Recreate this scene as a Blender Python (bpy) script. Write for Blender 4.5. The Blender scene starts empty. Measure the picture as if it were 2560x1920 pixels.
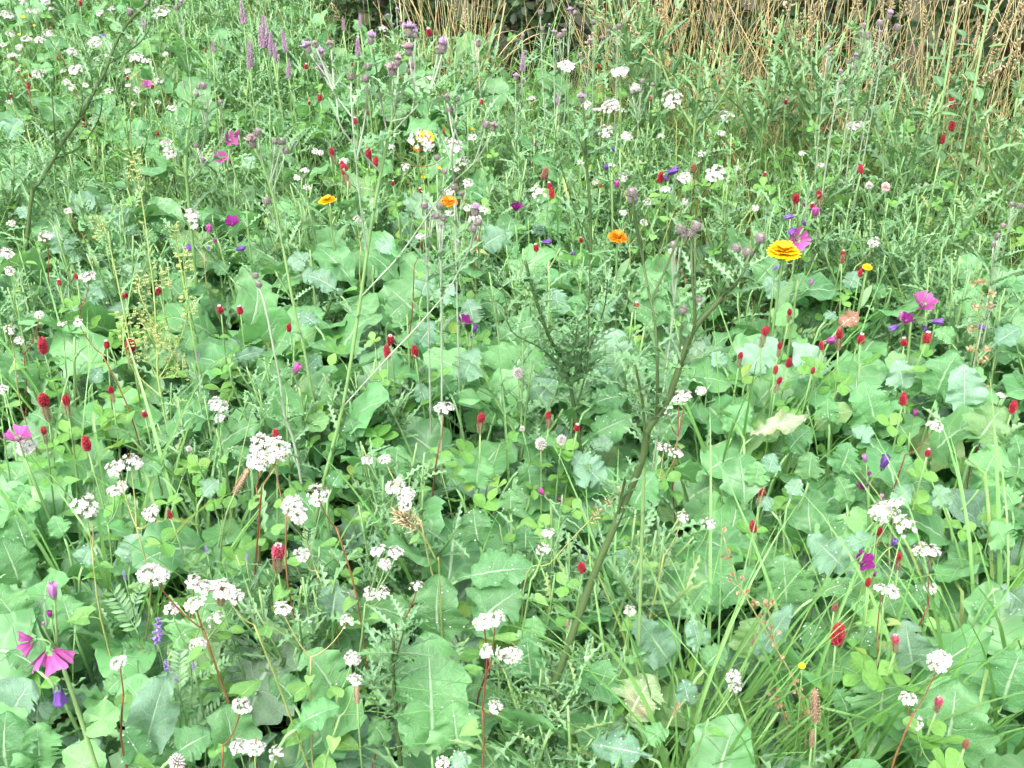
import bpy, math, random
import numpy as np
from mathutils import Vector, Matrix

R = random.Random(7)
PI = math.pi
scene = bpy.context.scene
COL = scene.collection

# ------------------------------------------------------------------ camera, sky, sun, exposure
F = 2970.0                       # focal length in photograph pixels (2560 x 1920)
PITCH = math.radians(30.0)
CAMZ = 1.45
cam_data = bpy.data.cameras.new('camera')
cam_data.sensor_fit = 'HORIZONTAL'
cam_data.sensor_width = 36.0
cam_data.lens = 36.0 * F / 2560.0
cam_data.clip_start = 0.02
cam_data.clip_end = 500
cam = bpy.data.objects.new('camera', cam_data)
cam.location = (0, 0, CAMZ)
cam.rotation_euler = (PI / 2 - PITCH, 0, 0)
COL.objects.link(cam)
scene.camera = cam

SUN_EL, SUN_AZ = math.radians(58), math.radians(205)
world = bpy.data.worlds.new('World')
scene.world = world
world.use_nodes = True
wn, wl = world.node_tree.nodes, world.node_tree.links
wn.clear()
sky = wn.new('ShaderNodeTexSky')
sky.sky_type = 'NISHITA'
sky.sun_disc = False
sky.sun_elevation = SUN_EL
sky.sun_rotation = SUN_AZ
sky.air_density = 1.0
sky.dust_density = 3.0
hs = wn.new('ShaderNodeHueSaturation')          # thin even cloud: a paler sky all round
hs.inputs['Saturation'].default_value = 0.3
bg = wn.new('ShaderNodeBackground')
bg.inputs['Strength'].default_value = 0.15
wo = wn.new('ShaderNodeOutputWorld')
wl.new(sky.outputs[0], hs.inputs['Color'])
wl.new(hs.outputs[0], bg.inputs['Color'])
wl.new(bg.outputs[0], wo.inputs['Surface'])

sd = bpy.data.lights.new('sun', 'SUN')
sd.energy = 1.2
sd.angle = math.radians(40)
sd.color = (1.0, 0.96, 0.9)
sun = bpy.data.objects.new('sun', sd)
sdir = Vector((math.sin(SUN_AZ) * math.cos(SUN_EL), math.cos(SUN_AZ) * math.cos(SUN_EL), math.sin(SUN_EL)))
sun.rotation_euler = sdir.to_track_quat('Z', 'Y').to_euler()
sun.location = (0, 0, 8)
COL.objects.link(sun)

vs = scene.view_settings
vs.view_transform = 'Standard'
vs.look = 'None'
vs.exposure = 1.95
vs.gamma = 1.0
vs.use_curve_mapping = False
scene.render.engine = 'CYCLES'
cy = scene.cycles
cy.max_bounces = 6
cy.diffuse_bounces = 5
cy.glossy_bounces = 2
cy.transmission_bounces = 5
cy.transparent_max_bounces = 4
cy.use_denoising = True
cy.use_adaptive_sampling = True
cy.adaptive_threshold = 0.05
cy.adaptive_min_samples = 16
cy.caustics_reflective = False
cy.caustics_refractive = False

# ------------------------------------------------------------------ where a pixel of the photograph lies in the field
CP, SP = math.cos(PITCH), math.sin(PITCH)

def ray(px, py):
    dx, dy = (px - 1280) / F, (960 - py) / F
    return Vector((dx, dy * SP + CP, dy * CP - SP))

def at_z(px, py, z):
    d = ray(px, py)
    t = (z - CAMZ) / d.z
    return Vector((0, 0, CAMZ)) + d * t

def at_y(px, py, y):
    d = ray(px, py)
    return Vector((0, 0, CAMZ)) + d * (y / d.y)

def proj(p):
    q = p - Vector((0, 0, CAMZ))
    dep = q.y * CP - q.z * SP
    up = q.y * SP + q.z * CP
    return 1280 + F * q.x / dep, 960 - F * up / dep, dep

def depth(p):
    return p.y * CP - (p.z - CAMZ) * SP

def c(col, row, x, y):
    return (col * 850 + x / 2.572, row * 640 + y / 2.572)

def D(x, y):
    return (x * 2560 / 2212, y * 2560 / 2212)

# ------------------------------------------------------------------ mesh builder
class MB:
    def __init__(self):
        self.V, self.Fc, self.UV, self.RN, self.M = [], [], [], [], []
        self.n = 0

    def add(self, verts, faces, uvs=None, rnd=0.5, mat=0):
        verts = np.asarray(verts, float)
        k = len(verts)
        if k == 0:
            return
        self.V.append(verts)
        self.UV.append(np.asarray(uvs, float) if uvs is not None else np.full((k, 2), 0.5))
        self.RN.append(np.full(k, rnd) if np.isscalar(rnd) else np.asarray(rnd, float))
        n = self.n
        self.Fc.extend([tuple(i + n for i in f) for f in faces])
        self.M.extend([mat] * len(faces))
        self.n += k

    def grid(self, P, rnd=0.5, mat=0, uv=None):
        """P: array (nv, nu, 3)"""
        P = np.asarray(P, float)
        nv, nu = P.shape[:2]
        fs = [(j * nu + i, j * nu + i + 1, (j + 1) * nu + i + 1, (j + 1) * nu + i) for j in range(nv - 1) for i in range(nu - 1)]
        if uv is None:
            uv = [(i / (nu - 1), j / (nv - 1)) for j in range(nv) for i in range(nu)]
        self.add(P.reshape(-1, 3), fs, uv, rnd, mat)

    def tube(self, pts, rad, n=5, rnd=0.5, mat=0, cap=True):
        pts = [Vector(p) for p in pts]
        m = len(pts)
        rad = [rad] * m if np.isscalar(rad) else list(rad)
        if len(rad) != m:
            rad = [rad[0] + (rad[-1] - rad[0]) * i / (m - 1) for i in range(m)]
        vs_, uv = [], []
        ref = Vector((1, 0.13, 0.07)).normalized()
        for i, p in enumerate(pts):
            t = (pts[min(i + 1, m - 1)] - pts[max(i - 1, 0)])
            if t.length < 1e-9:
                t = Vector((0, 0, 1))
            t.normalize()
            a = t.cross(ref)
            if a.length < 1e-3:
                a = t.cross(Vector((0, 1, 0)))
            a.normalize()
            b = t.cross(a)
            for k in range(n):
                an = 2 * PI * k / n
                q = p + (a * math.cos(an) + b * math.sin(an)) * rad[i]
                vs_.append(q[:])
                uv.append((k / n, i / (m - 1)))
        fs = [(i * n + k, i * n + (k + 1) % n, (i + 1) * n + (k + 1) % n, (i + 1) * n + k) for i in range(m - 1) for k in range(n)]
        if cap:
            fs.append(tuple(range((m - 1) * n, m * n)))
        self.add(vs_, fs, uv, rnd, mat)

    def spindle(self, p0, p1, r, at=0.55, n=3, rnd=0.5, mat=0):
        """a small pointed floret or scale"""
        p0, p1 = Vector(p0), Vector(p1)
        t = p1 - p0
        a = t.cross(Vector((0.3, 1, 0.2)))
        if a.length < 1e-9:
            a = t.cross(Vector((1, 0, 0)))
        a.normalize()
        b = t.cross(a).normalized()
        mid = p0 + t * at
        vs_ = [p0[:]] + [(mid + (a * math.cos(2 * PI * k / n) + b * math.sin(2 * PI * k / n)) * r)[:] for k in range(n)] + [p1[:]]
        fs = [(0, 1 + (k + 1) % n, 1 + k) for k in range(n)] + [(1 + k, 1 + (k + 1) % n, n + 1) for k in range(n)]
        uv = [(0.5, 0)] + [(0.5, at)] * n + [(0.5, 1)]
        self.add(vs_, fs, uv, rnd, mat)

    def ellipsoid(self, cen, rx, rz, nu=8, nv=6, rnd=0.5, mat=0):
        P = []
        for j in range(nv + 1):
            a = -PI / 2 + PI * j / nv
            P.append([(cen[0] + rx * math.cos(a) * math.cos(2 * PI * i / nu), cen[1] + rx * math.cos(a) * math.sin(2 * PI * i / nu), cen[2] + rz * math.sin(a)) for i in range(nu + 1)])
        self.grid(P, rnd, mat)

    def merge(self, other, M, rnd=None, mat=None):
        """other: a packed MB (see pack); M: 4x4"""
        v, uv, rn, f, m = other
        Mn = np.array(M)
        w = v @ Mn[:3, :3].T + Mn[:3, 3]
        n = self.n
        self.V.append(w)
        self.UV.append(uv)
        self.RN.append((rn + (rnd or 0)) % 1.0)
        self.Fc.extend([tuple(i + n for i in q) for q in f])
        self.M.extend(m if mat is None else [mat] * len(m))
        self.n += len(v)

    def pack(self):
        return (np.concatenate(self.V), np.concatenate(self.UV), np.concatenate(self.RN), self.Fc, self.M)

    def mesh(self, name, mats, smooth=True):
        me = bpy.data.meshes.new(name)
        V = np.concatenate(self.V)
        me.from_pydata(V.tolist(), [], self.Fc)
        li = np.empty(len(me.loops), dtype=np.int32)
        me.loops.foreach_get('vertex_index', li)
        uvl = me.uv_layers.new(name='UVMap')
        UV = np.concatenate(self.UV)
        uvl.data.foreach_set('uv', UV[li].astype(np.float32).ravel())
        at = me.attributes.new('rnd', 'FLOAT', 'POINT')
        at.data.foreach_set('value', np.concatenate(self.RN).astype(np.float32))
        for m in (mats if isinstance(mats, (list, tuple)) else [mats]):
            me.materials.append(m)
        me.polygons.foreach_set('material_index', np.array(self.M, dtype=np.int32))
        if smooth:
            me.polygons.foreach_set('use_smooth', np.ones(len(me.polygons), dtype=bool))
        me.update()
        return me

def frame(B, T, N, s=None):
    """matrix that lays a unit piece (base at origin, tip at +Y, upper side +Z) from B to T"""
    y = (T - B)
    L = y.length
    y = y.normalized()
    z = N - y * N.dot(y)
    if z.length < 1e-6:
        z = Vector((0, 0, 1)) - y * y.z
    z.normalize()
    x = y.cross(z)
    s = L if s is None else s
    M = Matrix(((x.x, y.x, z.x, 0), (x.y, y.y, z.y, 0), (x.z, y.z, z.z, 0), (0, 0, 0, 1))) @ Matrix.Diagonal((s, s, s, 1))
    M.translation = B
    return M

def upframe(P, U, s, spin=0.0):
    """matrix for a piece whose own axis is +Z: origin at P, axis along U, size s"""
    q = Vector(U).normalized().to_track_quat('Z', 'Y').to_matrix().to_4x4()
    M = q @ Matrix.Rotation(spin, 4, 'Z') @ Matrix.Diagonal((s, s, s, 1))
    M.translation = P
    return M

def bez(p0, p1, p2, n=8):
    return [p0 * (1 - t) ** 2 + p1 * 2 * t * (1 - t) + p2 * t * t for t in [i / n for i in range(n + 1)]]

def smooth_line(pts, sub=3):
    """Catmull-Rom through points"""
    out = []
    m = len(pts)
    for i in range(m - 1):
        p0, p1, p2, p3 = pts[max(i - 1, 0)], pts[i], pts[i + 1], pts[min(i + 2, m - 1)]
        for k in range(sub):
            t = k / sub
            out.append(0.5 * ((2 * p1) + (p2 - p0) * t + (2 * p0 - 5 * p1 + 4 * p2 - p3) * t * t + (3 * p1 - p0 - 3 * p2 + p3) * t ** 3))
    out.append(pts[-1])
    return out

# ------------------------------------------------------------------ materials
def nodes_of(name):
    m = bpy.data.materials.new(name)
    m.use_nodes = True
    nt = m.node_tree
    nt.nodes.clear()
    return m, nt

def nmath(nt, op, a, b=None, clamp=False):
    n = nt.nodes.new('ShaderNodeMath')
    n.operation = op
    n.use_clamp = clamp
    for i, x in enumerate((a, b)):
        if x is None:
            continue
        if isinstance(x, (int, float)):
            n.inputs[i].default_value = x
        else:
            nt.links.new(x, n.inputs[i])
    return n.outputs[0]

def nmix(nt, f, a, b):
    n = nt.nodes.new('ShaderNodeMix')
    n.data_type = 'RGBA'
    for i, x in ((0, f), (6, a), (7, b)):
        if isinstance(x, (int, float)):
            n.inputs[i].default_value = x
        elif isinstance(x, tuple):
            n.inputs[i].default_value = (*x, 1)
        else:
            nt.links.new(x, n.inputs[i])
    return n.outputs[2]

def random_of(nt):
    at = nt.nodes.new('ShaderNodeAttribute')
    at.attribute_name = 'rnd'
    oi = nt.nodes.new('ShaderNodeObjectInfo')
    return nmath(nt, 'FRACT', nmath(nt, 'ADD', at.outputs['Fac'], oi.outputs['Random']))

def finish(nt, col, rough, transl, tcol=None, spec=0.35, bump=None, bstr=0.3, sheen=0.0):
    p = nt.nodes.new('ShaderNodeBsdfPrincipled')
    nt.links.new(col, p.inputs['Base Color'])
    p.inputs['Roughness'].default_value = rough
    p.inputs['Specular IOR Level'].default_value = spec
    if bump is not None:
        b = nt.nodes.new('ShaderNodeBump')
        b.inputs['Strength'].default_value = bstr
        b.inputs['Distance'].default_value = 0.004
        nt.links.new(bump, b.inputs['Height'])
        nt.links.new(b.outputs[0], p.inputs['Normal'])
    out = nt.nodes.new('ShaderNodeOutputMaterial')
    if transl > 0:
        t = nt.nodes.new('ShaderNodeBsdfTranslucent')
        if tcol is None:
            nt.links.new(col, t.inputs['Color'])
        else:
            g = nmix(nt, 0.5, col, tcol)
            nt.links.new(g, t.inputs['Color'])
        mx = nt.nodes.new('ShaderNodeMixShader')
        mx.inputs[0].default_value = transl
        nt.links.new(p.outputs[0], mx.inputs[1])
        nt.links.new(t.outputs[0], mx.inputs[2])
        nt.links.new(mx.outputs[0], out.inputs[0])
    else:
        nt.links.new(p.outputs[0], out.inputs[0])

def leaf_material(name, c1, c2, c3, vein=None, vn=7.0, vk=1.5, mid=0.035, rough=0.5, transl=0.3, tcol=(0.25, 0.5, 0.08), yellow=0.95, spec=0.35, blotch=0.0, bumpy=False):
    m, nt = nodes_of(name)
    r = random_of(nt)
    col = nmix(nt, r, c1, c2)
    yl = nmath(nt, 'MULTIPLY', nmath(nt, 'SUBTRACT', r, yellow), 1.0 / max(1e-3, 1 - yellow), True)
    col = nmix(nt, nmath(nt, 'MULTIPLY', yl, 0.8), col, c3)
    tc = nt.nodes.new('ShaderNodeTexCoord')
    nz = nt.nodes.new('ShaderNodeTexNoise')
    nz.inputs['Scale'].default_value = 5.0
    nz.inputs['Detail'].default_value = 4
    nt.links.new(tc.outputs['Object'], nz.inputs['Vector'])
    hsv = nt.nodes.new('ShaderNodeHueSaturation')
    r2 = nmath(nt, 'FRACT', nmath(nt, 'MULTIPLY', r, 7.31))
    val = nmath(nt, 'MULTIPLY', nmath(nt, 'ADD', nz.outputs[0], 0.5), nmath(nt, 'ADD', nmath(nt, 'MULTIPLY', r2, 0.42), 0.66))
    nt.links.new(val, hsv.inputs['Value'])
    nt.links.new(col, hsv.inputs['Color'])
    col = hsv.outputs[0]
    height = nz.outputs[0]
    if bumpy:       # pale and brown specks where insects fed
        ns = nt.nodes.new('ShaderNodeTexNoise')
        ns.inputs['Scale'].default_value = 34.0
        ns.inputs['Detail'].default_value = 2
        nt.links.new(tc.outputs['Object'], ns.inputs['Vector'])
        sm = nmath(nt, 'MULTIPLY', nmath(nt, 'SUBTRACT', ns.outputs[0], 0.68), 14.0, True)
        col = nmix(nt, nmath(nt, 'MULTIPLY', sm, 0.55), col, (0.42, 0.44, 0.24))
    if blotch > 0:
        nb = nt.nodes.new('ShaderNodeTexNoise')
        nb.inputs['Scale'].default_value = 2.3
        nb.inputs['Detail'].default_value = 5
        nt.links.new(tc.outputs['Object'], nb.inputs['Vector'])
        bm = nmath(nt, 'MULTIPLY', nmath(nt, 'SUBTRACT', nb.outputs[0], 0.56), 7.0, True)
        col = nmix(nt, nmath(nt, 'MULTIPLY', bm, blotch), col, c3)
    if vein is not None:
        uv = nt.nodes.new('ShaderNodeUVMap')
        sp = nt.nodes.new('ShaderNodeSeparateXYZ')
        nt.links.new(uv.outputs[0], sp.inputs[0])
        u = nmath(nt, 'ABSOLUTE', nmath(nt, 'MULTIPLY', nmath(nt, 'SUBTRACT', sp.outputs[0], 0.5), 2.0))
        v = sp.outputs[1]
        n2 = nt.nodes.new('ShaderNodeTexNoise')
        n2.inputs['Scale'].default_value = 6.0
        nt.links.new(tc.outputs['Object'], n2.inputs['Vector'])
        side = nmath(nt, 'GREATER_THAN', sp.outputs[0], 0.5)
        t = nmath(nt, 'SUBTRACT', nmath(nt, 'MULTIPLY', v, vn), nmath(nt, 'MULTIPLY', u, vk))
        t = nmath(nt, 'ADD', t, nmath(nt, 'MULTIPLY', side, 0.4))
        t = nmath(nt, 'ADD', t, nmath(nt, 'MULTIPLY', n2.outputs[0], 0.9))
        d = nmath(nt, 'ABSOLUTE', nmath(nt, 'SUBTRACT', nmath(nt, 'FRACT', t), 0.5))
        wv = nmath(nt, 'ADD', nmath(nt, 'MULTIPLY', nmath(nt, 'SUBTRACT', 1.0, u), 0.055), 0.012)
        lat = nmath(nt, 'SUBTRACT', 1.0, nmath(nt, 'DIVIDE', d, wv), True)
        wm = nmath(nt, 'MULTIPLY', nmath(nt, 'SUBTRACT', 1.15, v), mid * 2.2)
        md = nmath(nt, 'SUBTRACT', 1.4, nmath(nt, 'DIVIDE', u, wm), True)
        mask = nmath(nt, 'MAXIMUM', nmath(nt, 'MULTIPLY', lat, 0.75), md)
        # fine network between the veins
        vo = nt.nodes.new('ShaderNodeTexVoronoi')
        vo.feature = 'DISTANCE_TO_EDGE'
        vo.inputs['Scale'].default_value = 26
        nt.links.new(tc.outputs['Object'], vo.inputs['Vector'])
        net = nmath(nt, 'SUBTRACT', 1.0, nmath(nt, 'MULTIPLY', vo.outputs['Distance'], 9.0), True)
        mask2 = nmath(nt, 'MAXIMUM', mask, nmath(nt, 'MULTIPLY', net, 0.24))
        col = nmix(nt, nmath(nt, 'MULTIPLY', mask2, 0.85), col, vein)
        height = nmath(nt, 'SUBTRACT', nmath(nt, 'MULTIPLY', nz.outputs[0], 0.8), nmath(nt, 'MULTIPLY', mask2, 0.6))
    finish(nt, col, rough, transl, tcol, spec, height if bumpy else None, 0.7)
    return m

def plain_material(name, c1, c2, rough=0.6, transl=0.0, spec=0.3, grad=None, gpow=1.0, noise=30.0):
    """colour that varies from piece to piece; grad: colour towards v = 1 along the piece"""
    m, nt = nodes_of(name)
    r = random_of(nt)
    col = nmix(nt, r, c1, c2)
    tc = nt.nodes.new('ShaderNodeTexCoord')
    nz = nt.nodes.new('ShaderNodeTexNoise')
    nz.inputs['Scale'].default_value = noise
    nz.inputs['Detail'].default_value = 3
    nt.links.new(tc.outputs['Object'], nz.inputs['Vector'])
    if grad is not None:
        uv = nt.nodes.new('ShaderNodeUVMap')
        sp = nt.nodes.new('ShaderNodeSeparateXYZ')
        nt.links.new(uv.outputs[0], sp.inputs[0])
        col = nmix(nt, nmath(nt, 'POWER', sp.outputs[1], gpow), col, grad)
    hsv = nt.nodes.new('ShaderNodeHueSaturation')
    nt.links.new(nmath(nt, 'ADD', nmath(nt, 'MULTIPLY', nz.outputs[0], 0.6), 0.7), hsv.inputs['Value'])
    nt.links.new(col, hsv.inputs['Color'])
    finish(nt, hsv.outputs[0], rough, transl, None, spec)
    return m

def petal_material(name, base, edge, line, nl=9.0, transl=0.35):
    """petal with lines running from its claw to its rim"""
    m, nt = nodes_of(name)
    uv = nt.nodes.new('ShaderNodeUVMap')
    sp = nt.nodes.new('ShaderNodeSeparateXYZ')
    nt.links.new(uv.outputs[0], sp.inputs[0])
    r = random_of(nt)
    col = nmix(nt, sp.outputs[1], base, edge)
    w = nmath(nt, 'ABSOLUTE', nmath(nt, 'SUBTRACT', nmath(nt, 'FRACT', nmath(nt, 'MULTIPLY', sp.outputs[0], nl)), 0.5))
    ln = nmath(nt, 'SUBTRACT', 1.0, nmath(nt, 'MULTIPLY', w, 5.0), True)
    ln = nmath(nt, 'MULTIPLY', ln, nmath(nt, 'SUBTRACT', 1.0, sp.outputs[1]))
    col = nmix(nt, nmath(nt, 'MULTIPLY', ln, 0.9), col, line)
    hsv = nt.nodes.new('ShaderNodeHueSaturation')
    nt.links.new(nmath(nt, 'ADD', nmath(nt, 'MULTIPLY', r, 0.5), 0.75), hsv.inputs['Value'])
    nt.links.new(col, hsv.inputs['Color'])
    finish(nt, hsv.outputs[0], 0.55, transl, None, 0.3)
    return m

MAT = {}
MAT['brassica'] = leaf_material('brassica_leaf', (0.105, 0.31, 0.11), (0.185, 0.425, 0.155), (0.30, 0.44, 0.15), (0.44, 0.60, 0.40), transl=0.38, tcol=(0.22, 0.52, 0.08), rough=0.42, spec=0.5, bumpy=True)
MAT['brassica_blue'] = leaf_material('brassica_leaf_glaucous', (0.18, 0.37, 0.235), (0.27, 0.455, 0.305), (0.36, 0.47, 0.26), (0.50, 0.66, 0.50), transl=0.36, tcol=(0.25, 0.5, 0.12), rough=0.5, spec=0.45, bumpy=True)
MAT['brassica_old'] = leaf_material('brassica_leaf_old', (0.22, 0.38, 0.16), (0.28, 0.40, 0.18), (0.42, 0.30, 0.22), (0.62, 0.66, 0.46), transl=0.25, yellow=0.6, blotch=0.9)
MAT['brassica_tan'] = leaf_material('brassica_leaf_tan', (0.27, 0.36, 0.20), (0.32, 0.38, 0.23), (0.52, 0.44, 0.17), (0.62, 0.6, 0.46), transl=0.2, yellow=0.8, blotch=0.5)
MAT['red_leaf'] = leaf_material('reddened_leaf', (0.36, 0.19, 0.13), (0.40, 0.25, 0.16), (0.3, 0.3, 0.12), (0.5, 0.35, 0.2), transl=0.3, tcol=(0.5, 0.2, 0.1))
MAT['clover'] = leaf_material('clover_leaf', (0.13, 0.33, 0.07), (0.23, 0.45, 0.10), (0.40, 0.5, 0.10), (0.24, 0.52, 0.16), vn=9, vk=2.2, mid=0.02, transl=0.42, rough=0.5)
MAT['clover_red'] = leaf_material('clover_leaf_red_edged', (0.20, 0.22, 0.07), (0.32, 0.13, 0.08), (0.4, 0.1, 0.08), None, transl=0.3, tcol=(0.4, 0.25, 0.06))
MAT['thistle'] = leaf_material('thistle_leaf', (0.085, 0.215, 0.08), (0.155, 0.32, 0.13), (0.28, 0.40, 0.10), (0.34, 0.46, 0.3), vn=6, vk=1.0, mid=0.05, transl=0.2, rough=0.45, spec=0.5)
MAT['shoot'] = leaf_material('shoot_leaf', (0.14, 0.315, 0.125), (0.26, 0.45, 0.205), (0.42, 0.48, 0.14), None, transl=0.38, rough=0.4, spec=0.6)
MAT['mallow_leaf'] = leaf_material('mallow_leaf', (0.17, 0.42, 0.14), (0.25, 0.52, 0.18), (0.34, 0.45, 0.14), (0.3, 0.52, 0.24), vn=5, vk=1, mid=0.03, transl=0.3, yellow=1.1)
MAT['buckwheat_leaf'] = leaf_material('buckwheat_leaf', (0.16, 0.40, 0.10), (0.25, 0.48, 0.13), (0.50, 0.46, 0.18), (0.36, 0.5, 0.2), vn=5, vk=1.2, mid=0.025, transl=0.4, yellow=0.97)
MAT['grass'] = leaf_material('grass_blade', (0.15, 0.36, 0.09), (0.25, 0.46, 0.15), (0.42, 0.5, 0.14), None, transl=0.4, rough=0.42, spec=0.5)
MAT['grass_thin'] = leaf_material('meadow_grass_blade', (0.16, 0.33, 0.085), (0.25, 0.44, 0.14), (0.46, 0.42, 0.16), None, transl=0.4, yellow=0.85)
MAT['straw'] = plain_material('dry_straw', (0.50, 0.385, 0.155), (0.58, 0.49, 0.28), 0.55, 0.15, noise=12)
MAT['straw_head'] = plain_material('dry_seed_head', (0.44, 0.34, 0.18), (0.56, 0.48, 0.31), 0.7, 0.2, noise=12)
MAT['crimson'] = plain_material('crimson_floret', (0.27, 0.010, 0.022), (0.54, 0.06, 0.085), 0.5, 0.2, noise=9)
MAT['crimson_pale'] = plain_material('pink_red_floret', (0.50, 0.04, 0.09), (0.66, 0.20, 0.26), 0.5, 0.25, noise=9)
MAT['floret_white'] = plain_material('pale_floret_tip', (0.75, 0.55, 0.55), (0.85, 0.75, 0.72), 0.6, 0.2)
MAT['calyx'] = plain_material('hairy_calyx', (0.19, 0.26, 0.11), (0.28, 0.22, 0.14), 0.8, 0.15)
MAT['calyx_red'] = plain_material('faded_calyx', (0.22, 0.07, 0.05), (0.32, 0.18, 0.11), 0.8, 0.15)
MAT['white'] = plain_material('white_tepal', (0.46, 0.46, 0.41), (0.64, 0.62, 0.60), 0.6, 0.3, noise=3)
MAT['brown_seed'] = plain_material('brown_nutlet', (0.16, 0.07, 0.05), (0.3, 0.16, 0.1), 0.6)
MAT['green_seed'] = plain_material('green_bud', (0.2, 0.34, 0.1), (0.32, 0.42, 0.16), 0.6, 0.1)
MAT['clover_white'] = plain_material('white_clover_floret', (0.58, 0.56, 0.52), (0.66, 0.60, 0.58), 0.6, 0.25, noise=3)
MAT['clover_pink'] = plain_material('pink_clover_floret', (0.80, 0.62, 0.58), (0.78, 0.5, 0.48), 0.6, 0.25, noise=3)
MAT['stem'] = plain_material('green_stem', (0.14, 0.27, 0.09), (0.22, 0.34, 0.13), 0.5, 0.0, noise=14)
MAT['petiole'] = plain_material('leaf_stalk', (0.20, 0.38, 0.14), (0.28, 0.46, 0.2), 0.5, 0.0, noise=14)
MAT['stem_pale'] = plain_material('pale_silvery_stem', (0.24, 0.31, 0.19), (0.31, 0.36, 0.27), 0.6, 0.0, noise=14)
MAT['stem_dark'] = plain_material('dark_thistle_stem', (0.045, 0.085, 0.026), (0.075, 0.115, 0.04), 0.5, 0.0, noise=14)
MAT['stem_purple'] = plain_material('purplish_stem', (0.12, 0.12, 0.085), (0.17, 0.16, 0.12), 0.5, 0.0, noise=14)
MAT['stem_red'] = plain_material('red_stem', (0.15, 0.035, 0.025), (0.24, 0.12, 0.05), 0.45, 0.0, noise=10)
MAT['stem_lime'] = plain_material('lime_stem', (0.26, 0.38, 0.11), (0.36, 0.43, 0.15), 0.5, 0.0)
MAT['stem_yellow'] = plain_material('yellow_stem', (0.26, 0.30, 0.09), (0.30, 0.27, 0.12), 0.5, 0.0)
MAT['mallow'] = petal_material('mallow_petal', (0.32, 0.03, 0.19), (0.46, 0.12, 0.35), (0.13, 0.006, 0.10))
MAT['mallow_deep'] = petal_material('mallow_petal_deep', (0.19, 0.012, 0.15), (0.30, 0.03, 0.24), (0.09, 0.006, 0.09))
MAT['mallow_pink'] = petal_material('mallow_petal_pink', (0.44, 0.15, 0.40), (0.56, 0.30, 0.54), (0.3, 0.07, 0.28))
MAT['mallow_wilt'] = petal_material('mallow_petal_wilted', (0.13, 0.045, 0.26), (0.24, 0.12, 0.44), (0.06, 0.02, 0.15))
MAT['calendula'] = plain_material('marigold_petal', (0.55, 0.15, 0.003), (0.68, 0.25, 0.006), 0.5, 0.25, noise=3)
MAT['calendula_yellow'] = plain_material('yellow_marigold_petal', (0.72, 0.42, 0.004), (0.80, 0.53, 0.012), 0.5, 0.25, noise=3)
MAT['calendula_disc'] = plain_material('marigold_disc', (0.55, 0.2, 0.01), (0.7, 0.35, 0.02), 0.8)
MAT['yellow'] = plain_material('buttercup_petal', (0.66, 0.48, 0.01), (0.72, 0.55, 0.02), 0.3, 0.2, noise=3)
MAT['yellow_pale'] = plain_material('pale_yellow_floret', (0.50, 0.56, 0.18), (0.58, 0.62, 0.30), 0.6, 0.3)
MAT['involucre'] = plain_material('thistle_involucre', (0.14, 0.15, 0.11), (0.26, 0.20, 0.21), 0.6, 0.0)
MAT['thistle_floret'] = plain_material('thistle_floret', (0.42, 0.26, 0.45), (0.60, 0.46, 0.62), 0.6, 0.25)
MAT['thistle_faded'] = plain_material('faded_thistle_floret', (0.40, 0.24, 0.30), (0.54, 0.42, 0.42), 0.7, 0.2)
MAT['vetch'] = plain_material('vetch_floret', (0.26, 0.12, 0.50), (0.48, 0.34, 0.72), 0.5, 0.25)
MAT['loosestrife'] = plain_material('pink_purple_floret', (0.40, 0.22, 0.36), (0.56, 0.40, 0.52), 0.6, 0.25)
MAT['plantain'] = plain_material('plantain_seed', (0.18, 0.12, 0.07), (0.36, 0.27, 0.17), 0.8)
MAT['dock'] = plain_material('dock_seed', (0.38, 0.20, 0.12), (0.42, 0.38, 0.20), 0.7, 0.2)
MAT['hedge'] = leaf_material('hedge_leaf', (0.018, 0.045, 0.014), (0.035, 0.075, 0.022), (0.05, 0.07, 0.02), None, transl=0.15, rough=0.5)
MAT['bark'] = plain_material('hedge_bark', (0.05, 0.04, 0.03), (0.08, 0.06, 0.045), 0.9)
MAT['drop'] = None

def soil_material():
    m, nt = nodes_of('soil')
    tc = nt.nodes.new('ShaderNodeTexCoord')
    nz = nt.nodes.new('ShaderNodeTexNoise')
    nz.inputs['Scale'].default_value = 18
    nz.inputs['Detail'].default_value = 8
    nt.links.new(tc.outputs['Object'], nz.inputs['Vector'])
    col = nmix(nt, nz.outputs[0], (0.035, 0.028, 0.018), (0.10, 0.085, 0.05))
    n2 = nt.nodes.new('ShaderNodeTexNoise')
    n2.inputs['Scale'].default_value = 2.0
    nt.links.new(tc.outputs['Object'], n2.inputs['Vector'])
    col = nmix(nt, nmath(nt, 'MULTIPLY', nmath(nt, 'SUBTRACT', n2.outputs[0], 0.4), 3.0, True), col, (0.04, 0.07, 0.02))
    finish(nt, col, 0.9, 0, None, 0.2, nz.outputs[0], 0.8)
    return m
MAT['soil'] = soil_material()

# ------------------------------------------------------------------ objects, parts, labels
def obj(name, mesh, parent=None, M=None):
    o = bpy.data.objects.new(name, mesh)
    COL.objects.link(o)
    if parent is not None:
        o.parent = parent
    if M is not None:
        o.matrix_basis = M
    return o

AUTO = []          # (object, phrase, pixel) waiting for a label that names a landmark
MARKS = []         # (px, py, phrase) landmarks

def thing(name, cat, loc, label=None, group=None, phrase=None, px=None):
    o = bpy.data.objects.new(name, None)
    o.empty_display_size = 0.03
    o.location = loc
    COL.objects.link(o)
    o['category'] = cat
    if group:
        o['group'] = group
    if label:
        o['label'] = label
    else:
        AUTO.append((o, phrase, px))
    return o

def rel(M, root):
    """world matrix to one under an unrotated Empty at root"""
    M = M.copy()
    M.translation = M.translation - Vector(root)
    return M

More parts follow.
